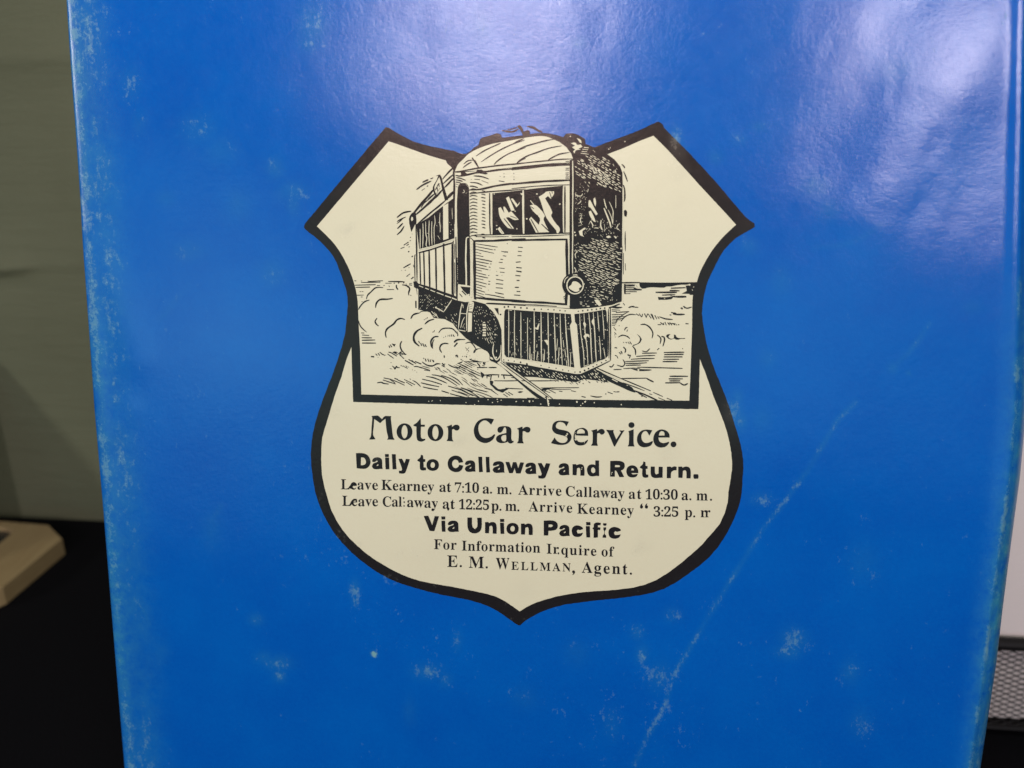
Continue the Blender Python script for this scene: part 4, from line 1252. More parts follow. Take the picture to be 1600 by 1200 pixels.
gr.trace(940, 430, 8, """
C3 470,88 800,92 1190,86 1190,122 1110,120 1095,112 1060,118 1000,118 940,125 870,140 810,142 780,155 620,150 560,158 500,160 478,140
S3:13 255,94 480,92
S3:10 285,122 440,122
S3:8 300,136 420,134
S3:9 300,155 450,158
S3:9 400,165 500,178
S3:12 300,180 500,183
S3:9 280,205 440,206
S3:8 290,232 360,229
S3:18 290,110 292,235
C4 415,130 435,105 470,150 460,170 420,155
K5:8 430,125 450,150
K3:13 500,165 555,160
S3:13 865,162 1050,155
S3:13 850,190 975,194
S3:15 675,213 940,214
S3:10 755,248 920,242
C3 703,272 800,275 900,262 870,300 712,308
S3:18 880,266 960,270 1060,268
K3:9 820,290 780,288
K3:12 860,262 890,240
C3 1050,130 1110,122 1185,95 1150,235 1060,232 1000,230 1050,205 1065,195
S3:10 1100,240 1150,240
D4:24 1100,118
D4:12 1150,147 1135,185 787,290
K3:13 335,405 375,392 410,392
K3:9 365,392 410,398 460,402
K3:11 985,407 1010,420 1000,400
K3:10 1015,385 1045,415
K3:11 1025,385 1065,412 1130,396
S3:12 868,466 930,475
K3:16 890,480 940,490 1040,489
S3:12 850,495 872,498
K3:10 910,465 940,480
S3:10 155,395 250,402
S3:7 130,405 215,412
S3:7 125,430 230,437
S3:9 180,465 250,460 345,455
S3:7 125,448 190,455
S3:8 125,490 270,492
S3:8 130,512 310,518
S3:8 130,530 280,540
S3:8 130,550 260,560
S3:8 130,570 200,575
S3:8 130,588 190,592
S3:8 130,605 180,610
S3:7 125,625 170,630
K3:12 180,385 150,400 200,410 260,400
S3:9 290,375 270,350
S3:10 430,482 470,505
S3:10 470,480 500,525
S3:10 512,482 505,520
S3:11 535,478 560,530
S3:10 575,480 560,525
S3:10 580,482 620,540
S3:12 615,482 655,555
S3:11 650,540 630,490
S3:10 665,500 690,548
S3:9 700,515 720,545
K3:12 720,518 800,545 892,553
S3:11 700,617 745,618
S3:10 735,590 775,620
S3:10 770,595 780,620
S3:11 790,585 810,625
S3:11 825,590 850,625
S3:12 850,590 880,625
S3:12 880,600 920,622
S3:9 840,600 925,605
S3:9 930,612 940,625
S3:10 953,618 972,620
S3:12 1048,605 1088,608
C3 803,760 825,740 865,738 845,752 835,775 860,792 895,790 905,770 903,742 925,748 935,770 965,785 1045,785 1042,795 985,795 965,805 930,805 905,792 870,803 830,790
S3:10 505,975 690,972
K3:10 430,1015 540,1007 672,1003
S3:10 365,1050 500,1042 662,1040
S3:10 295,1078 590,1068
S3:10 300,1100 440,1102 565,1094
S3:10 300,1125 490,1122
S3:12 778,966 1032,962
S3:12 783,992 1026,988
S3:12 778,1021 1012,1020
S3:10 770,1051 968,1050
S3:12 763,1079 945,1079
D3:12 1012,918
S3:10 445,1148 700,1155 1012,1164
S3:8 272,1166 400,1160 480,1166
S3:9 150,1178 250,1175
""")
gr.trace(910, 530, 8, """
C3 605,368 700,372 870,378 840,386 870,390 800,396 690,396
D4:26 700,384
S3:10 490,490 650,488 800,486
K3:14 800,486 840,510 892,535
S3:13 1090,463 1320,463
S3:12 1078,495 1255,495
S3:14 1088,520 1222,520
S3:13 1035,545 1225,543
K3:14 1220,545 1270,572 1320,552
K3:11 100,705 180,720 247,715
S3:10 285,680 300,684
S3:10 315,657 378,680
S3:10 390,652 420,658
S3:11 425,658 462,654
S3:9 0,712 38,724
""")
gr.build('landscape_print', 'printed strokes of grass, fields and far skyline')

# --- track
tr = Pr()
tr.fill([[(790, 566), (832, 572), (870, 579), (899, 584.6), (912, 582.6), (931, 575), (938, 583), (951, 597.5), (930, 594), (912, 592), (900, 597), (882, 594.5), (862, 592), (838, 589), (817, 588), (807, 582), (795, 573)]], 3, 0, grid=14)
tr.hatch([(794, 568), (832, 575), (870, 581), (898, 587), (912, 585), (932, 578), (946, 594), (912, 590), (900, 595), (862, 590), (838, 587), (815, 585)], 42, 3.0, 4.6, 1.9, 1.35, 4, 1, prob=.88)
tr.hatch([(840, 588), (900, 592), (945, 594), (960, 600), (930, 599), (900, 601), (870, 598)], 38, 3, 4.4, 3, .9, 3, 0, prob=.7)
tr.trace(720, 530, 8, """
C3 362,215 400,240 440,270 520,330 620,420 760,530 900,640 1075,742 1000,745 950,722 860,650 700,510 620,440 520,345 420,285 370,262
C4 370,215 392,225 412,248 395,250 372,238
S4:14 462,290 600,395 800,555 960,670 1065,738
S3:8 500,285 640,395 850,545 1100,725
S4:12 540,300 700,420 900,565 1110,720
S3:11 530,282 600,340 780,465 1000,625 1150,742
F3 1030,740 1075,700 1080,745
S3:10 205,350 335,350
S3:11 350,350 450,350
K3:11 205,290 232,320 245,345
S3:9 270,325 300,330
D3:12 310,290 215,370 245,300
S3:12 300,445 400,440 485,442
S3:12 505,441 570,445 640,452
S3:9 420,515 560,517 705,515
C3 250,400 280,420 305,445 270,485 255,445
S3:12 328,450 332,485
S3:14 385,445 375,505
S3:12 475,450 475,475
S3:13 538,450 548,492
S3:10 325,455 370,460
C3 365,510 395,515 412,525 402,560 440,590 480,620 560,612 610,612 560,640 525,662 490,650 440,630 400,590 370,560
S3:9 560,607 680,614 778,618
S3:9 800,452 885,456
S3:9 755,515 1000,517 1225,515
S3:8 1000,605 1200,604 1480,603
C3 990,632 1050,605 1225,607 1080,628 1040,670 1050,640
S3:6 1130,626 1380,625
S3:7 1060,645 1120,665
S3:8 1100,625 1190,672
S3:9 1228,645 1272,650
S3:8 1380,640 1440,652
S3:10 1510,712 1562,723
K3:10 830,730 870,735 960,732
S3:8 630,470 665,480
""")
tr.trace(910, 530, 8, """
C3 170,380 215,395 265,428 380,485 440,515 520,550 620,600 662,668 600,650 480,595 370,545 260,490 170,430
S3:10 175,355 300,412 470,485
S3:10 470,485 650,560 855,645
S4:12 170,370 300,430 480,505
S4:14 370,497 440,532
K3:9 505,540 640,590 780,645
S3:15 640,640 780,690 935,762
S3:8 885,663 1005,715
S3:9 1055,735 1122,762
S3:10 700,675 805,728
D3:22 745,708
S3:8 835,680 872,692
S3:8 950,730 1035,765
S3:10 840,765 1000,768
S3:11 160,400 250,470
D4:12 255,460 170,440 560,575
""")
tr.build('track_print', 'printed rails and sleepers in front of the motor car')
# --- lettering: display lines traced letter by letter, text lines from a stored roman alphabet
class Bold(Pr):
    def fill(s, loops, level, mat, grid=0):
        Pr.fill(s, loops, level, mat, grid)
        if mat == 0:
            for l in loops: s.stroke(list(l) + [l[0]], 0.42, level, 0, smooth=False, taper=0)
t = Bold()
t.trace(570, 640, 10, """
C3 112,98 160,93 210,92 245,120 275,148 318,100 370,97 418,100 410,120 425,260 445,420 470,462 412,460 355,462 372,435 350,330 330,135 285,165 245,205 200,170 150,140 142,260 133,390 170,455 120,460 75,460 103,410 115,250 125,118
C3 877,132 882,230 945,232 940,258 882,258 880,420 900,448 948,450 950,465 905,488 855,485 825,455 815,350 815,258 770,245 772,232 820,200
C3 1285,262 1365,228 1366,268 1420,232 1470,240 1485,280 1460,312 1420,312 1395,292 1368,302 1370,450 1388,487 1337,482 1285,480 1305,445 1308,275
""")
t.ellipse(570 + 62.7, 640 + 34.0, 12.2, 13.0, 5.0, 10.6, 3, 0); t.ellipse(570 + 111, 640 + 35.1, 12.1, 13.1, 5.1, 10.8, 3, 0)
t.trace(720, 640, 10, """
C3 520,145 478,225 440,185 390,158 330,175 285,230 280,320 310,395 370,435 430,435 490,410 525,378 540,385 510,450 450,495 380,512 300,485 240,430 212,340 218,270 260,190 320,145 390,130 460,132
C3 580,300 600,267 680,253 755,262 790,300 790,440 805,483 825,482 828,495 800,515 765,515 735,490 700,505 640,512 590,500 560,465 565,420 610,387 715,360 718,300 705,268 682,268 668,292 650,328 620,350 590,340 / 715,385 670,387 638,412 635,450 655,483 690,492 715,472
C3 885,290 965,260 968,296 1020,265 1070,272 1090,305 1070,343 1030,345 1000,325 968,332 968,475 985,517 935,516 883,515 905,480 908,310
""")
t.trace(850, 640, 10, """
C3 388,185 350,252 320,205 270,185 220,190 188,230 190,275 230,300 300,315 370,335 415,375 430,425 410,480 360,525 290,542 200,535 115,515 140,475 168,432 205,485 270,515 330,510 365,480 368,435 330,405 250,385 180,360 140,320 132,270 150,210 200,175 270,168 340,175
C3 690,400 590,398 492,392 500,440 530,490 580,505 640,495 685,465 680,490 640,535 570,552 500,530 468,470 465,420 475,360 500,315 580,283 640,290 680,330 / 512,372 640,368 638,330 600,298 550,300 520,330
D4:26 365,375 350,400
K4:16 490,380 492,420 505,470 480,455
K4:12 600,350 640,345
K4:14 640,480 630,520
K4:10 475,365 500,350
C3 740,325 828,300 830,338 880,302 930,308 950,345 925,378 890,380 865,357 830,367 828,510 840,557 790,556 738,555 760,518 762,345
C3 975,312 1030,317 1088,315 1082,345 1130,465 1205,350 1180,322 1220,325 1256,320 1225,360 1105,570 1095,565 1015,375
C3 1320,335 1400,305 1398,520 1412,570 1360,567 1310,568 1328,530 1330,355
""")
t.ellipse(850 + 136.7, 640 + 23.7, 4.5, 4.2, 1, 1, 3, 0, hole=False)
t.trace(960, 640, 10, """
C3 590,320 545,400 520,350 490,325 445,345 420,400 428,470 470,515 530,515 590,490 600,495 570,550 500,578 430,575 375,535 355,460 375,380 430,325 500,310 550,315
C3 860,430 770,428 685,430 700,490 750,520 800,515 850,500 848,520 800,570 730,585 660,565 620,510 610,440 640,360 700,315 760,310 820,335 855,380 / 690,403 785,403 780,350 740,328 705,350
""")
t.ellipse(960 + 92.3, 640 + 53.8, 4.3, 4.2, 1, 1, 3, 0, hole=False)
t.build('lettering', 'the largest printed line, Motor Car Service.')

SANS = {
 'D': '368,80 470,80 540,105 580,160 592,215 575,270 530,310 470,318 380,310 / 442,140 490,145 518,180 525,225 500,260 440,268',
 'a': '620,200 640,160 700,142 750,155 772,190 775,290 781,320 735,319 690,325 640,315 618,280 640,240 700,215 712,198 690,190 665,208 630,210 / 720,235 690,262 685,282 717,270',
 'l': '930,92 988,92 990,200 1000,322 942,325 936,200',
 'y': '1035,165 1085,162 1125,235 1150,165 1208,170 1140,370 1110,390 1045,388 1040,350 1080,350 1090,320',
 't': '1385,100 1413,108 1418,165 1448,170 1448,205 1420,208 1425,295 1460,300 1460,335 1400,340 1370,315 1370,210 1330,190 1335,175 1375,140',
 'C': '640,210 575,220 560,185 515,170 475,200 468,245 485,290 525,308 570,285 580,255 642,268 620,325 570,360 500,362 430,320 403,250 420,170 470,125 530,112 590,130 625,170',
 'w': '1303,212 1360,212 1395,310 1420,215 1470,215 1500,310 1535,218 1590,222 1535,385 1470,385 1445,300 1415,380 1360,380',
 'n': '950,250 1000,248 1010,265 1060,248 1110,262 1130,310 1130,422 1072,420 1070,320 1050,297 1015,310 1008,415 950,412',
 'd': '1305,192 1358,192 1360,428 1310,425 1270,432 1210,420 1178,360 1180,300 1215,260 1270,252 1305,265 / 1270,290 1300,320 1300,370 1268,390 1238,365 1240,310',
 'R': '1038,800 1180,800 1245,825 1260,880 1240,925 1200,945 1250,1045 1180,1048 1130,950 1105,945 1105,1040 1035,1040 / 1108,860 1170,862 1195,880 1175,895 1105,895',
 'e': '372,285 262,285 275,305 310,310 365,300 340,340 280,354 220,335 190,275 200,210 240,175 290,168 340,190 368,240 / 258,247 310,247 300,218 270,210',
 'u': '570,188 628,188 632,290 650,312 690,295 692,190 750,192 748,358 695,358 640,362 590,345 570,300',
 'r': '822,190 880,190 890,205 930,185 970,190 968,240 920,245 885,275 880,362 820,362',
 '.': '1240,310 1305,310 1312,340 1305,372 1245,372 1235,340',
 'V': '30,155 95,150 158,300 200,155 262,158 190,388 120,385',
 'U': '712,182 778,182 785,320 825,362 865,320 862,185 928,185 925,340 890,400 820,422 750,400 715,330',
 'P': '300,230 430,228 495,255 515,310 490,365 430,382 370,385 365,458 300,458 / 372,285 425,288 445,308 420,330 370,330',
 'c': '908,360 855,375 830,365 808,395 825,430 860,430 905,420 880,465 820,482 760,460 738,400 750,340 800,308 860,315 900,340',
 'f': '1185,268 1180,300 1140,300 1140,335 1180,340 1175,375 1140,372 1140,490 1080,495 1078,370 1062,350 1080,330 1085,285 1120,262',
 'o': '0,90 25,25 95,0 165,25 190,90 165,155 95,180 25,155 / 58,90 68,58 95,42 124,58 133,90 122,124 95,138 66,124',
 'i': '0,56 58,56 60,140 64,232 8,232 3,140', 'i.': '0,0 56,0 58,38 3,40'}
def sans(pr, ch, x0, x1, y0, y1):
    loops = [[tuple(map(float, q.split(','))) for q in l.split()] for l in SANS[ch].split('/')]
    P = np.array([q for l in loops for q in l]); a = P.min(0); b = P.max(0)
    out = []
    for l in loops:
        m = [(x0 + (x - a[0]) / (b[0] - a[0]) * (x1 - x0), y0 + (y - a[1]) / (b[1] - a[1]) * (y1 - y0)) for x, y in l]
        out.append(smooth_closed(m, 3, 58 if ch not in 'o' else 100))
    if ch == 'o': out = [smooth_closed([(q[0], q[1]) for q in l], 1, 179) for l in out]
    pr.fill(out, 3, 0)
    for l in out: pr.stroke(l + [l[0]], 0.42, 3, 0, smooth=False, taper=0)
def tile(ox, oy, items, pr):
    for ch, x0, x1, y0, y1 in items: sans(pr, ch, ox + x0 / 10, ox + x1 / 10, oy + y0 / 10, oy + y1 / 10)
t = Pr()
tile(520, 700, [('D', 368, 592, 79, 318), ('a', 618, 782, 142, 325), ('i.', 822, 880, 91, 133), ('i', 825, 888, 145, 324), ('l', 930, 1000, 92, 325), ('y', 1035, 1208, 162, 390), ('t', 1330, 1460, 100, 340)], t)
tile(660, 700, [('o', 72, 262, 168, 346), ('C', 403, 642, 112, 362), ('a', 670, 834, 186, 362), ('l', 880, 948, 130, 367), ('l', 995, 1060, 132, 372), ('a', 1103, 1286, 200, 379), ('w', 1303, 1590, 212, 387)], t)
tile(800, 700, [('a', 210, 382, 222, 399), ('y', 408, 598, 229, 466), ('a', 730, 897, 232, 418), ('n', 950, 1130, 247, 424), ('d', 1178, 1360, 190, 434)], t)
tile(850, 640, [('R', 1035, 1260, 799, 1048)], t)
tile(960, 710, [('e', 190, 372, 168, 353), ('t', 400, 528, 108, 356), ('u', 570, 752, 187, 362), ('r', 820, 970, 185, 364), ('n', 1000, 1188, 187, 368), ('.', 1235, 1312, 308, 373)], t)
t.trace(800, 700, 10, "D4:14 1095,300 1090,325 1565,375")
t.trace(850, 640, 10, "D4:14 1063,978 1055,1000")
t.build('lettering', 'heavy printed line, Daily to Callaway and Return.')
t = Pr()
tile(660, 790, [('V', 30, 262, 152, 388), ('i.', 302, 361, 163, 207), ('i', 304, 364, 230, 396), ('a', 400, 572, 228, 402), ('U', 710, 928, 180, 423), ('n', 985, 1160, 250, 430), ('i.', 1218, 1280, 203, 246), ('i', 1219, 1281, 262, 431), ('o', 1318, 1505, 265, 440), ('n', 1545, 1722, 275, 450)], t)
tile(820, 790, [('P', 300, 515, 229, 459), ('a', 540, 702, 298, 472), ('c', 737, 910, 307, 483), ('i.', 960, 1026, 255, 300), ('i', 957, 1021, 318, 490), ('f', 1060, 1186, 261, 496), ('c', 1310, 1500, 333, 510)], t)
t.trace(820, 790, 10, """
C3 1225,270 1278,272 1275,300 1250,312 1222,298
C3 1230,335 1272,335 1268,370 1252,390 1250,440 1272,465 1270,498 1215,495 1220,460 1238,440 1240,390 1228,370
""")
t.build('lettering', 'heavy printed line, Via Union Pacific')

GL = {}
for ln in SERIF.strip().splitlines():
    c, adv, rest = ln.split(' ', 2)
    GL[c] = (float(adv), [[tuple(map(float, q.split(','))) for q in l.split()] for l in rest.split('/')])
def thin(loops, kx, ky):
    """pull the outline in along its normals, mostly sideways, to lighten the stems"""
    out = []
    for l in loops:
        n = len(l); m = []
        for i in range(n):
            a = Vector(l[i - 1]); b = Vector(l[(i + 1) % n]); d = b - a
            if d.length < 1e-6: m.append(l[i]); continue
            d.normalize(); nx, ny = d.y, -d.x
            m.append((l[i][0] + nx * kx, l[i][1] + ny * ky))
        out.append(m)
    def area2(l): return sum(l[i][0] * l[(i + 1) % len(l)][1] - l[(i + 1) % len(l)][0] * l[i][1] for i in range(len(l)))
    return out
def orient_sign(l): return sum(l[i][0] * l[(i + 1) % len(l)][1] - l[(i + 1) % len(l)][0] * l[i][1] for i in range(len(l)))
def word(pr, text, x0, x1, y0, y1, cap, kx=3, ky=-5, wob=0.18):
    em = cap / 0.68
    big = max(GL[c][1], key=lambda l: abs(orient_sign(l))) if False else None
    adv = [GL[c][0] for c in text]
    xmin = min(q[0] for l in GL[text[0]][1] for q in l); last = GL[text[-1]]
    xmax = max(q[0] for l in last[1] for q in l)
    wd = [max(q[0] for l in GL[c][1] for q in l) - min(q[0] for l in GL[c][1] for q in l) for c in text]
    total = sum(adv[:-1]) + xmax - xmin
    target = (x1 - x0) / em * 1000
    sx = 1.0; gap = (target - total * sx) / max(1, len(text) - 1)
    if len(text) == 1: sx = target / total; gap = 0
    if gap < -25: sx = (target + 25 * (len(text) - 1)) / total; gap = -25
    pen = -xmin * sx
    for c, a in zip(text, adv):
        loops = GL[c][1]
        sg = 1 if orient_sign(max(loops, key=lambda l: abs(orient_sign(l)))) > 0 else -1
        lp = thin(loops, -kx * sg, -ky * sg) if c not in '.:,' else thin(loops, 12 * sg, 12 * sg)
        dy = rnd.uniform(-wob, wob); out = []
        for l in lp:
            m = []
            for x, y in l:
                X = x0 + (pen + x * sx) * em / 1000; base = y0 + (y1 - y0) * (X - x0) / max(1e-6, x1 - x0)
                m.append((X + rnd.uniform(-.05, .05), base - y * em / 1000 + dy + rnd.uniform(-.05, .05)))
            out.append(m)
        pr.fill(out, 3, 0)
        pen += a * sx + gap
t = Pr()
for a in [('Leave', 532.8, 591, 764.1, 764.8, 15.6), ('Kearney', 596.4, 679, 764.8, 767.2, 15.6), ('at', 687, 705.5, 767.3, 767.8, 15.6), ('7:10', 711, 749, 768.5, 769.2, 15), ('a.', 754.5, 769, 770, 770.2, 15.6), ('m.', 777, 799.3, 771, 771.3, 15.6),
          ('Arrive', 810, 877.6, 772, 774.2, 15.6), ('Callaway', 884, 976, 774.8, 778, 15.6), ('at', 982.3, 1002.3, 778.7, 779, 15.6), ('10:30', 1008.4, 1059, 779.4, 780.3, 15.2), ('a.', 1064.8, 1080, 780.8, 781, 15.6), ('m.', 1088, 1112.3, 781.2, 781.6, 15.6)]: word(t, *a)
t.trace(520, 700, 10, "C3 258,625 275,580 300,540 340,530 378,560 375,590 345,575 310,600 290,635")
t.build('lettering', 'first small printed timetable line, Leave Kearney at 7:10 a. m.')
t = Pr()
for a in [('Leave', 535, 591.2, 790, 790.5, 15.6), ('Cal', 598.3, 628.5, 790.6, 791, 15.6), ('away', 636.5, 685, 791.3, 793, 15.6), ('at', 692, 711.2, 793.8, 794.2, 15.6), ('12:25', 717.4, 764.6, 794.6, 796, 15.2), ('p.', 768, 783.6, 796.6, 797, 15.6), ('m.', 789.8, 811.5, 797.3, 797.8, 15.6),
          ('Arrive', 826, 894.4, 798.2, 800.6, 15.6), ('Kearney', 902, 990.5, 801.6, 804.4, 15.6), ('3:25', 1021, 1060, 806.4, 806.8, 15.2), ('p.', 1070, 1086, 807.4, 807.6, 15.6), ('r', 1094.6, 1104, 807.8, 807.9, 15.6), ('r', 1101.6, 1110, 807.9, 808, 15.6)]: word(t, *a)
t.trace(520, 700, 10, """
C3 265,885 290,830 330,790 375,790 385,815 340,820 310,860 290,890
D3:26 1112,775 1122,838 1120,898
C3 1550,940 1575,935 1590,950 1575,962 1555,958
""")
t.trace(660, 700, 10, "C3 385,900 410,915 430,945 405,975 392,950")
t.trace(960, 710, 10, """
C3 443,764 428,788 446,802 443,834 420,843 402,828 404,795 422,768
C3 518,762 503,788 524,802 521,836 498,843 478,828 480,795 498,768
""")
t.build('lettering', 'second small printed timetable line, Leave Callaway at 12:25 p. m.')
t = Pr()
for a in [('For', 678.6, 714, 856.8, 858, 15.2), ('Information', 722, 844.3, 859, 862.8, 15.2), ('Ir', 854.4, 873.5, 864, 865, 15.2), ('.', 871.5, 873.8, 865.2, 865.3, 15.2), ('quire', 877, 932, 865.6, 867.8, 15.2), ('of', 939.8, 960, 868.6, 869.2, 15.2)]: word(t, *a)
t.trace(820, 790, 10, "D3:13 908,712")
t.build('lettering', 'small printed line, For Information Inquire of')
t = Pr()
for a in [('E.', 699.3, 722, 884.5, 885, 17.8), ('M.', 733, 762.4, 886, 887, 17.8), ('W', 775, 796.2, 888, 888.3, 17.2), ('ELLMAN', 799.2, 891.8, 889.2, 892.2, 12.6), ('Agent.', 909, 987.2, 894.2, 897, 17)]: word(t, *a, kx=3)
t.trace(820, 790, 10, 'C3 742,1015 765,1005 785,1020 783,1045 765,1068 742,1078 760,1050 742,1035')
t.build('lettering', 'lowest printed line, E. M. Wellman, Agent.')
# pencil grey rub marks on the cream
# ------------------------------------------------------------------ table, wall and what stands beside the book
CLOTH = plain('black_cloth', (0.0035, 0.0036, 0.0052), 0.95, 0.1, 900, 0.6, 0.5, 0.0006)
def wall_mat():
    m, nt, b = new_mat('olive_painted_board'); co = coords(nt)
    n = noise(nt, 900, 4, 0.7, co); n2 = noise(nt, 9, 4, 0.6, co)
    sep = node(nt, 'ShaderNodeMapping'); sep.inputs['Scale'].default_value = (1, 1, 7); nt.links.new(co, sep.inputs[0])
    n3 = noise(nt, 22, 5, 0.65, sep.outputs[0])
    c = mixc(nt, mathn(nt, 'ADD', mathn(nt, 'MULTIPLY', n, 0.35), mathn(nt, 'MULTIPLY', n2, 0.65)), (0.092, 0.098, 0.058), (0.168, 0.176, 0.112))
    nt.links.new(c, b.inputs['Base Color']); b.inputs['Roughness'].default_value = 0.6; b.inputs['Specular IOR Level'].default_value = 0.25
    g = bump(nt, b, n3, 0.22, 0.004); g = bump(nt, b, n, 0.8, 0.0006, g); nt.links.new(g, b.inputs['Normal']); return m
OLIVE = wall_mat()
seam = on_z(120, 812, 0.0); WY = seam.y
vs = [(-2.0, -0.55, 0), (2.0, -0.55, 0), (2.0, WY + 0.02, 0), (-2.0, WY + 0.02, 0), (-2.0, -0.55, -0.02), (2.0, -0.55, -0.02), (2.0, WY + 0.02, -0.02), (-2.0, WY + 0.02, -0.02)]
table = tag(mesh_obj('table_top', vs, [(3, 0, 1, 2)[::1], (4, 7, 6, 5), (0, 4, 5, 1), (1, 5, 6, 2), (2, 6, 7, 3), (3, 7, 4, 0)], CLOTH), kind='structure')
# wall sheet with two pressed-in horizontal creases
c1 = on_y(100, 418, WY).z; c2 = on_y(60, 91, WY).z
zs = sorted(set([0.0, 0.03, 0.08, 1.8] + [c1 + d for d in (-.03, -.012, -.006, -.003, -.0015, 0, .0015, .003, .008, .03)] + [c2 + d for d in (-.02, -.006, -.003, 0, .003, .008, .03)]))
xs = list(np.linspace(-0.75, 0.75, 260)); xs = [-2.0] + xs + [2.0]
vs = []; fs = []
for z in zs:
    for x in xs:
        a1 = (0.55 + 0.45 * math.sin(x * 55 + 1.0)) * (0.6 + 0.4 * math.sin(x * 131)); zz = z + 0.0012 * math.sin(x * 60) * math.exp(-((z - c1) / .02) ** 2)
        d = 0.0034 * a1 * math.exp(-((z - c1) / 0.0030) ** 2) + 0.0014 * math.exp(-((z - c2) / 0.004) ** 2)
        d -= 0.0012 * a1 * math.exp(-((z - c1 + 0.006) / 0.004) ** 2)
        vs.append((x, WY - d, zz))
nc = len(xs)
for j in range(len(zs) - 1):
    for i in range(nc - 1): a = j * nc + i; fs.append((a, a + 1, a + nc + 1, a + nc))
wall = tag(mesh_obj('wall', vs, fs, OLIVE, smooth=True), kind='structure')

# wooden display frame lying at the far left, only its chamfered corner in view
TZ = 0.0095
def wood_mat():
    m, nt, b = new_mat('pale_varnished_wood'); co = coords(nt)
    mp = node(nt, 'ShaderNodeMapping'); mp.inputs['Rotation'].default_value = (0, 0, math.radians(-48)); mp.inputs['Scale'].default_value = (9, 0.6, 1); nt.links.new(co, mp.inputs[0])
    n = noise(nt, 60, 6, 0.65, mp.outputs[0])
    nt.links.new(mixc(nt, n, (0.25, 0.165, 0.075), (0.46, 0.36, 0.19)), b.inputs['Base Color']); b.inputs['Roughness'].default_value = 0.42
    nt.links.new(bump(nt, b, n, 0.2, 0.0004), b.inputs['Normal']); return m
WOOD = wood_mat(); DARKG = plain('dark_backing', (0.03, 0.032, 0.03), 0.25, 0.5, 300, .2)
fp = [on_z(x, y, TZ) for x, y in ((-170, 800), (76, 820), (97, 841), (4, 917), (-60, 946), (-300, 900))]
ip = [on_z(x, y, TZ) for x, y in ((-140, 814), (8, 823), (23, 829), (-28, 872), (-66, 890), (-240, 862))]
wf = empty('display_frame', Vector((fp[0].x, fp[0].y, 0))); tag(wf, 'pale wooden display frame lying on the black cloth left of the book', 'wooden frame')
def sub(o, par): o.parent = par; o.matrix_parent_inverse = Matrix.Translation(par.location).inverted(); return o
n = 6; r = 0.0005
def shrink(pl, k):
    c = sum(pl, Vector()) / len(pl); return [p + (c - p).normalized() * k for p in pl]
vs = []
for ring, z in ((fp, 0.0002), (fp, TZ - r), (shrink(fp, r * .4), TZ - r * .3), (shrink(fp, r), TZ), (ip, TZ), (ip, TZ - 0.003)):
    vs += [Vector((p.x, p.y, z)) for p in ring]
fs = []
for k in range(5):
    for i in range(n): fs.append((k * n + i, k * n + (i + 1) % n, (k + 1) * n + (i + 1) % n, (k + 1) * n + i))
fs.append(tuple(range(n))[::-1])
sub(mesh_obj('wooden_rim', vs, fs, WOOD), wf)
sub(mesh_obj('backing_panel', [Vector((p.x, p.y, TZ - 0.0028)) for p in ip], [tuple(range(n))], DARKG), wf)

# unseen panel added just left of the view to cast the shadow on the wall
xt = on_y(-22, 560, WY).x; zt_ = on_y(-22, 560, WY).z
xb = on_z(-60, 830, TZ).x
q = [(xt, WY - 0.115, TZ), (xt - 0.16, WY - 0.115, TZ), (xt - 0.16, WY - 0.012, zt_), (xt, WY - 0.012, zt_)]
v = [Vector(p) for p in q] + [Vector(p) + Vector((0, 0.008, 0.0015)) for p in q]
sub(mesh_obj('shadow_panel', v, [(0, 1, 2, 3), (7, 6, 5, 4), (0, 4, 5, 1), (1, 5, 6, 2), (2, 6, 7, 3), (3, 7, 4, 0)], DARKG), wf)

# wire mesh desk tray with white papers standing in it, right of the book
WIRE = plain('black_enamelled_wire', (0.009, 0.0085, 0.009), 0.6, 0.25, 300, .2)
PAPER = plain('white_paper', (0.86, 0.78, 0.75), 0.6, 0.3, 500, .03, .1)
def tube(bmv, bmf, a, b, rad, sides=4):
    a = Vector(a); b = Vector(b); d = (b - a).normalized(); s = d.orthogonal().normalized(); t_ = d.cross(s); base = len(bmv)
    for p in (a, b):
        for i in range(sides):
            an = 2 * math.pi * (i + .5) / sides; bmv.append(p + s * math.cos(an) * rad + t_ * math.sin(an) * rad)
    for i in range(sides): bmf.append((base + i, base + (i + 1) % sides, base + sides + (i + 1) % sides, base + sides + i))
    bmf.append(tuple(range(base, base + sides))[::-1]); bmf.append(tuple(range(base + sides, base + 2 * sides)))
TP = on_z(1572, 1142, 0.003); TY = TP.y
zt = on_y(1572, 1006, TY).z; zb = on_y(1572, 1136, TY).z
x0 = on_y(1430, 1080, TY).x; x1 = x0 + 0.24
rim_t = on_y(1572, 1015, TY).z
tray = empty('wire_tray', Vector((x0, TY, 0))); tag(tray, 'black wire mesh desk tray standing behind the right edge of the book', 'desk tray')
DEP = 0.07; g = zt - rim_t
v = []; f = []
for (a, b) in (((x0, TY), (x1, TY)), ((x1, TY), (x1, TY + DEP)), ((x1, TY + DEP), (x0, TY + DEP)), ((x0, TY + DEP), (x0, TY))):
    tube(v, f, (*a, zt), (*b, zt), g * 1.0, 10)
sub(mesh_obj('rim', v, f, WIRE, smooth=False), tray)
v = []; f = []
for (a, b) in (((x0, TY), (x1, TY)), ((x1, TY), (x1, TY + DEP)), ((x1, TY + DEP), (x0, TY + DEP)), ((x0, TY + DEP), (x0, TY))):
    tube(v, f, (*a, zb), (*b, zb), 0.0012, 6)
v += [Vector((x0, TY, zb)), Vector((x1, TY, zb)), Vector((x1, TY + DEP, zb)), Vector((x0, TY + DEP, zb))]; f.append((len(v) - 4, len(v) - 3, len(v) - 2, len(v) - 1))
sub(mesh_obj('base', v, f, WIRE), tray)
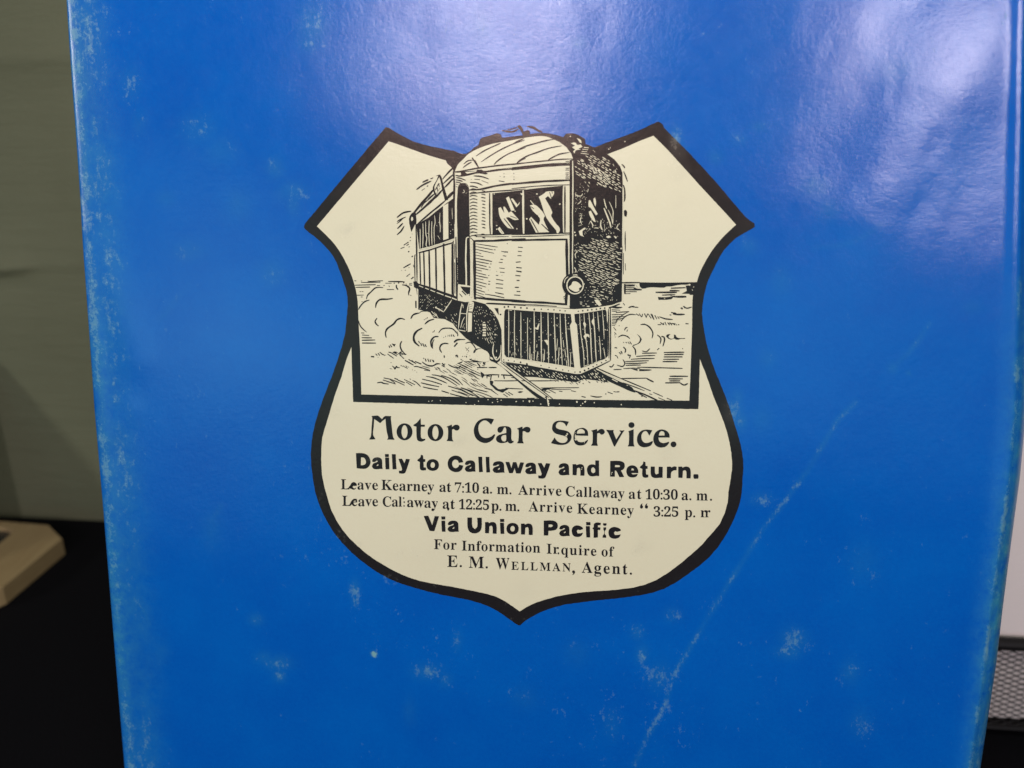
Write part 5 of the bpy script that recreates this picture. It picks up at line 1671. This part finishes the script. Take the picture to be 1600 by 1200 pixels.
# diamonds: two families of slanting wires
PX = (on_y(1590, 1080, TY).x - on_y(1580, 1080, TY).x) / 10
cw = 22 * PX; chh = 10.5 * PX
v = []; f = []
Hh = zt - zb
def slant(ax, L, org):
    for s_ in (1, -1):
        k = -Hh / chh * cw
        off = -Hh * cw / chh
        x = off
        while x < L:
            xa, xb = (x, x + Hh * cw / chh); za, zb_ = (zb, zt) if s_ > 0 else (zt, zb)
            ta = max(0, (0 - xa) / (xb - xa)); tb = min(1, (L - xa) / (xb - xa))
            if tb > ta:
                pa = org + ax * (xa + (xb - xa) * ta); pb = org + ax * (xa + (xb - xa) * tb)
                pa.z = za + (zb_ - za) * ta; pb.z = za + (zb_ - za) * tb
                tube(v, f, pa + Vector((0, 0.0002 * s_, 0)), pb + Vector((0, 0.0002 * s_, 0)), 0.00023, 4)
            x += cw
slant(Vector((1, 0, 0)), x1 - x0, Vector((x0, TY, 0)))
slant(Vector((0, 1, 0)), DEP, Vector((x0, TY, 0))); slant(Vector((0, 1, 0)), DEP, Vector((x1, TY, 0)))
sub(mesh_obj('mesh_panel', v, f, WIRE), tray)['kind'] = 'stuff'
# stack of papers standing in the tray, front sheet toward the reader
ptop = on_y(1600, 380, TY + 0.012).z
pc = empty('paper_stack', Vector((x0 + 0.01, TY + 0.012, zb))); tag(pc, 'white papers standing upright in the black mesh tray', 'papers')
for k in range(5):
    ya = TY + 0.0035 + k * 0.0022; dx = rnd.uniform(-.002, .002); tp = ptop - k * 0.004 + rnd.uniform(-.003, .003)
    q = [(x0 + 0.004 + dx, ya, zb + .0014), (x1 - 0.006 + dx, ya, zb + .0014), (x1 - 0.006 + dx, ya + .004, tp), (x0 + 0.004 + dx, ya + .004, tp)]
    v = [Vector(p) for p in q] + [Vector(p) + Vector((0, .0016, 0)) for p in q]
    sub(mesh_obj('sheet', v, [(0, 1, 2, 3), (7, 6, 5, 4), (0, 4, 5, 1), (1, 5, 6, 2), (2, 6, 7, 3), (3, 7, 4, 0)], PAPER), pc)
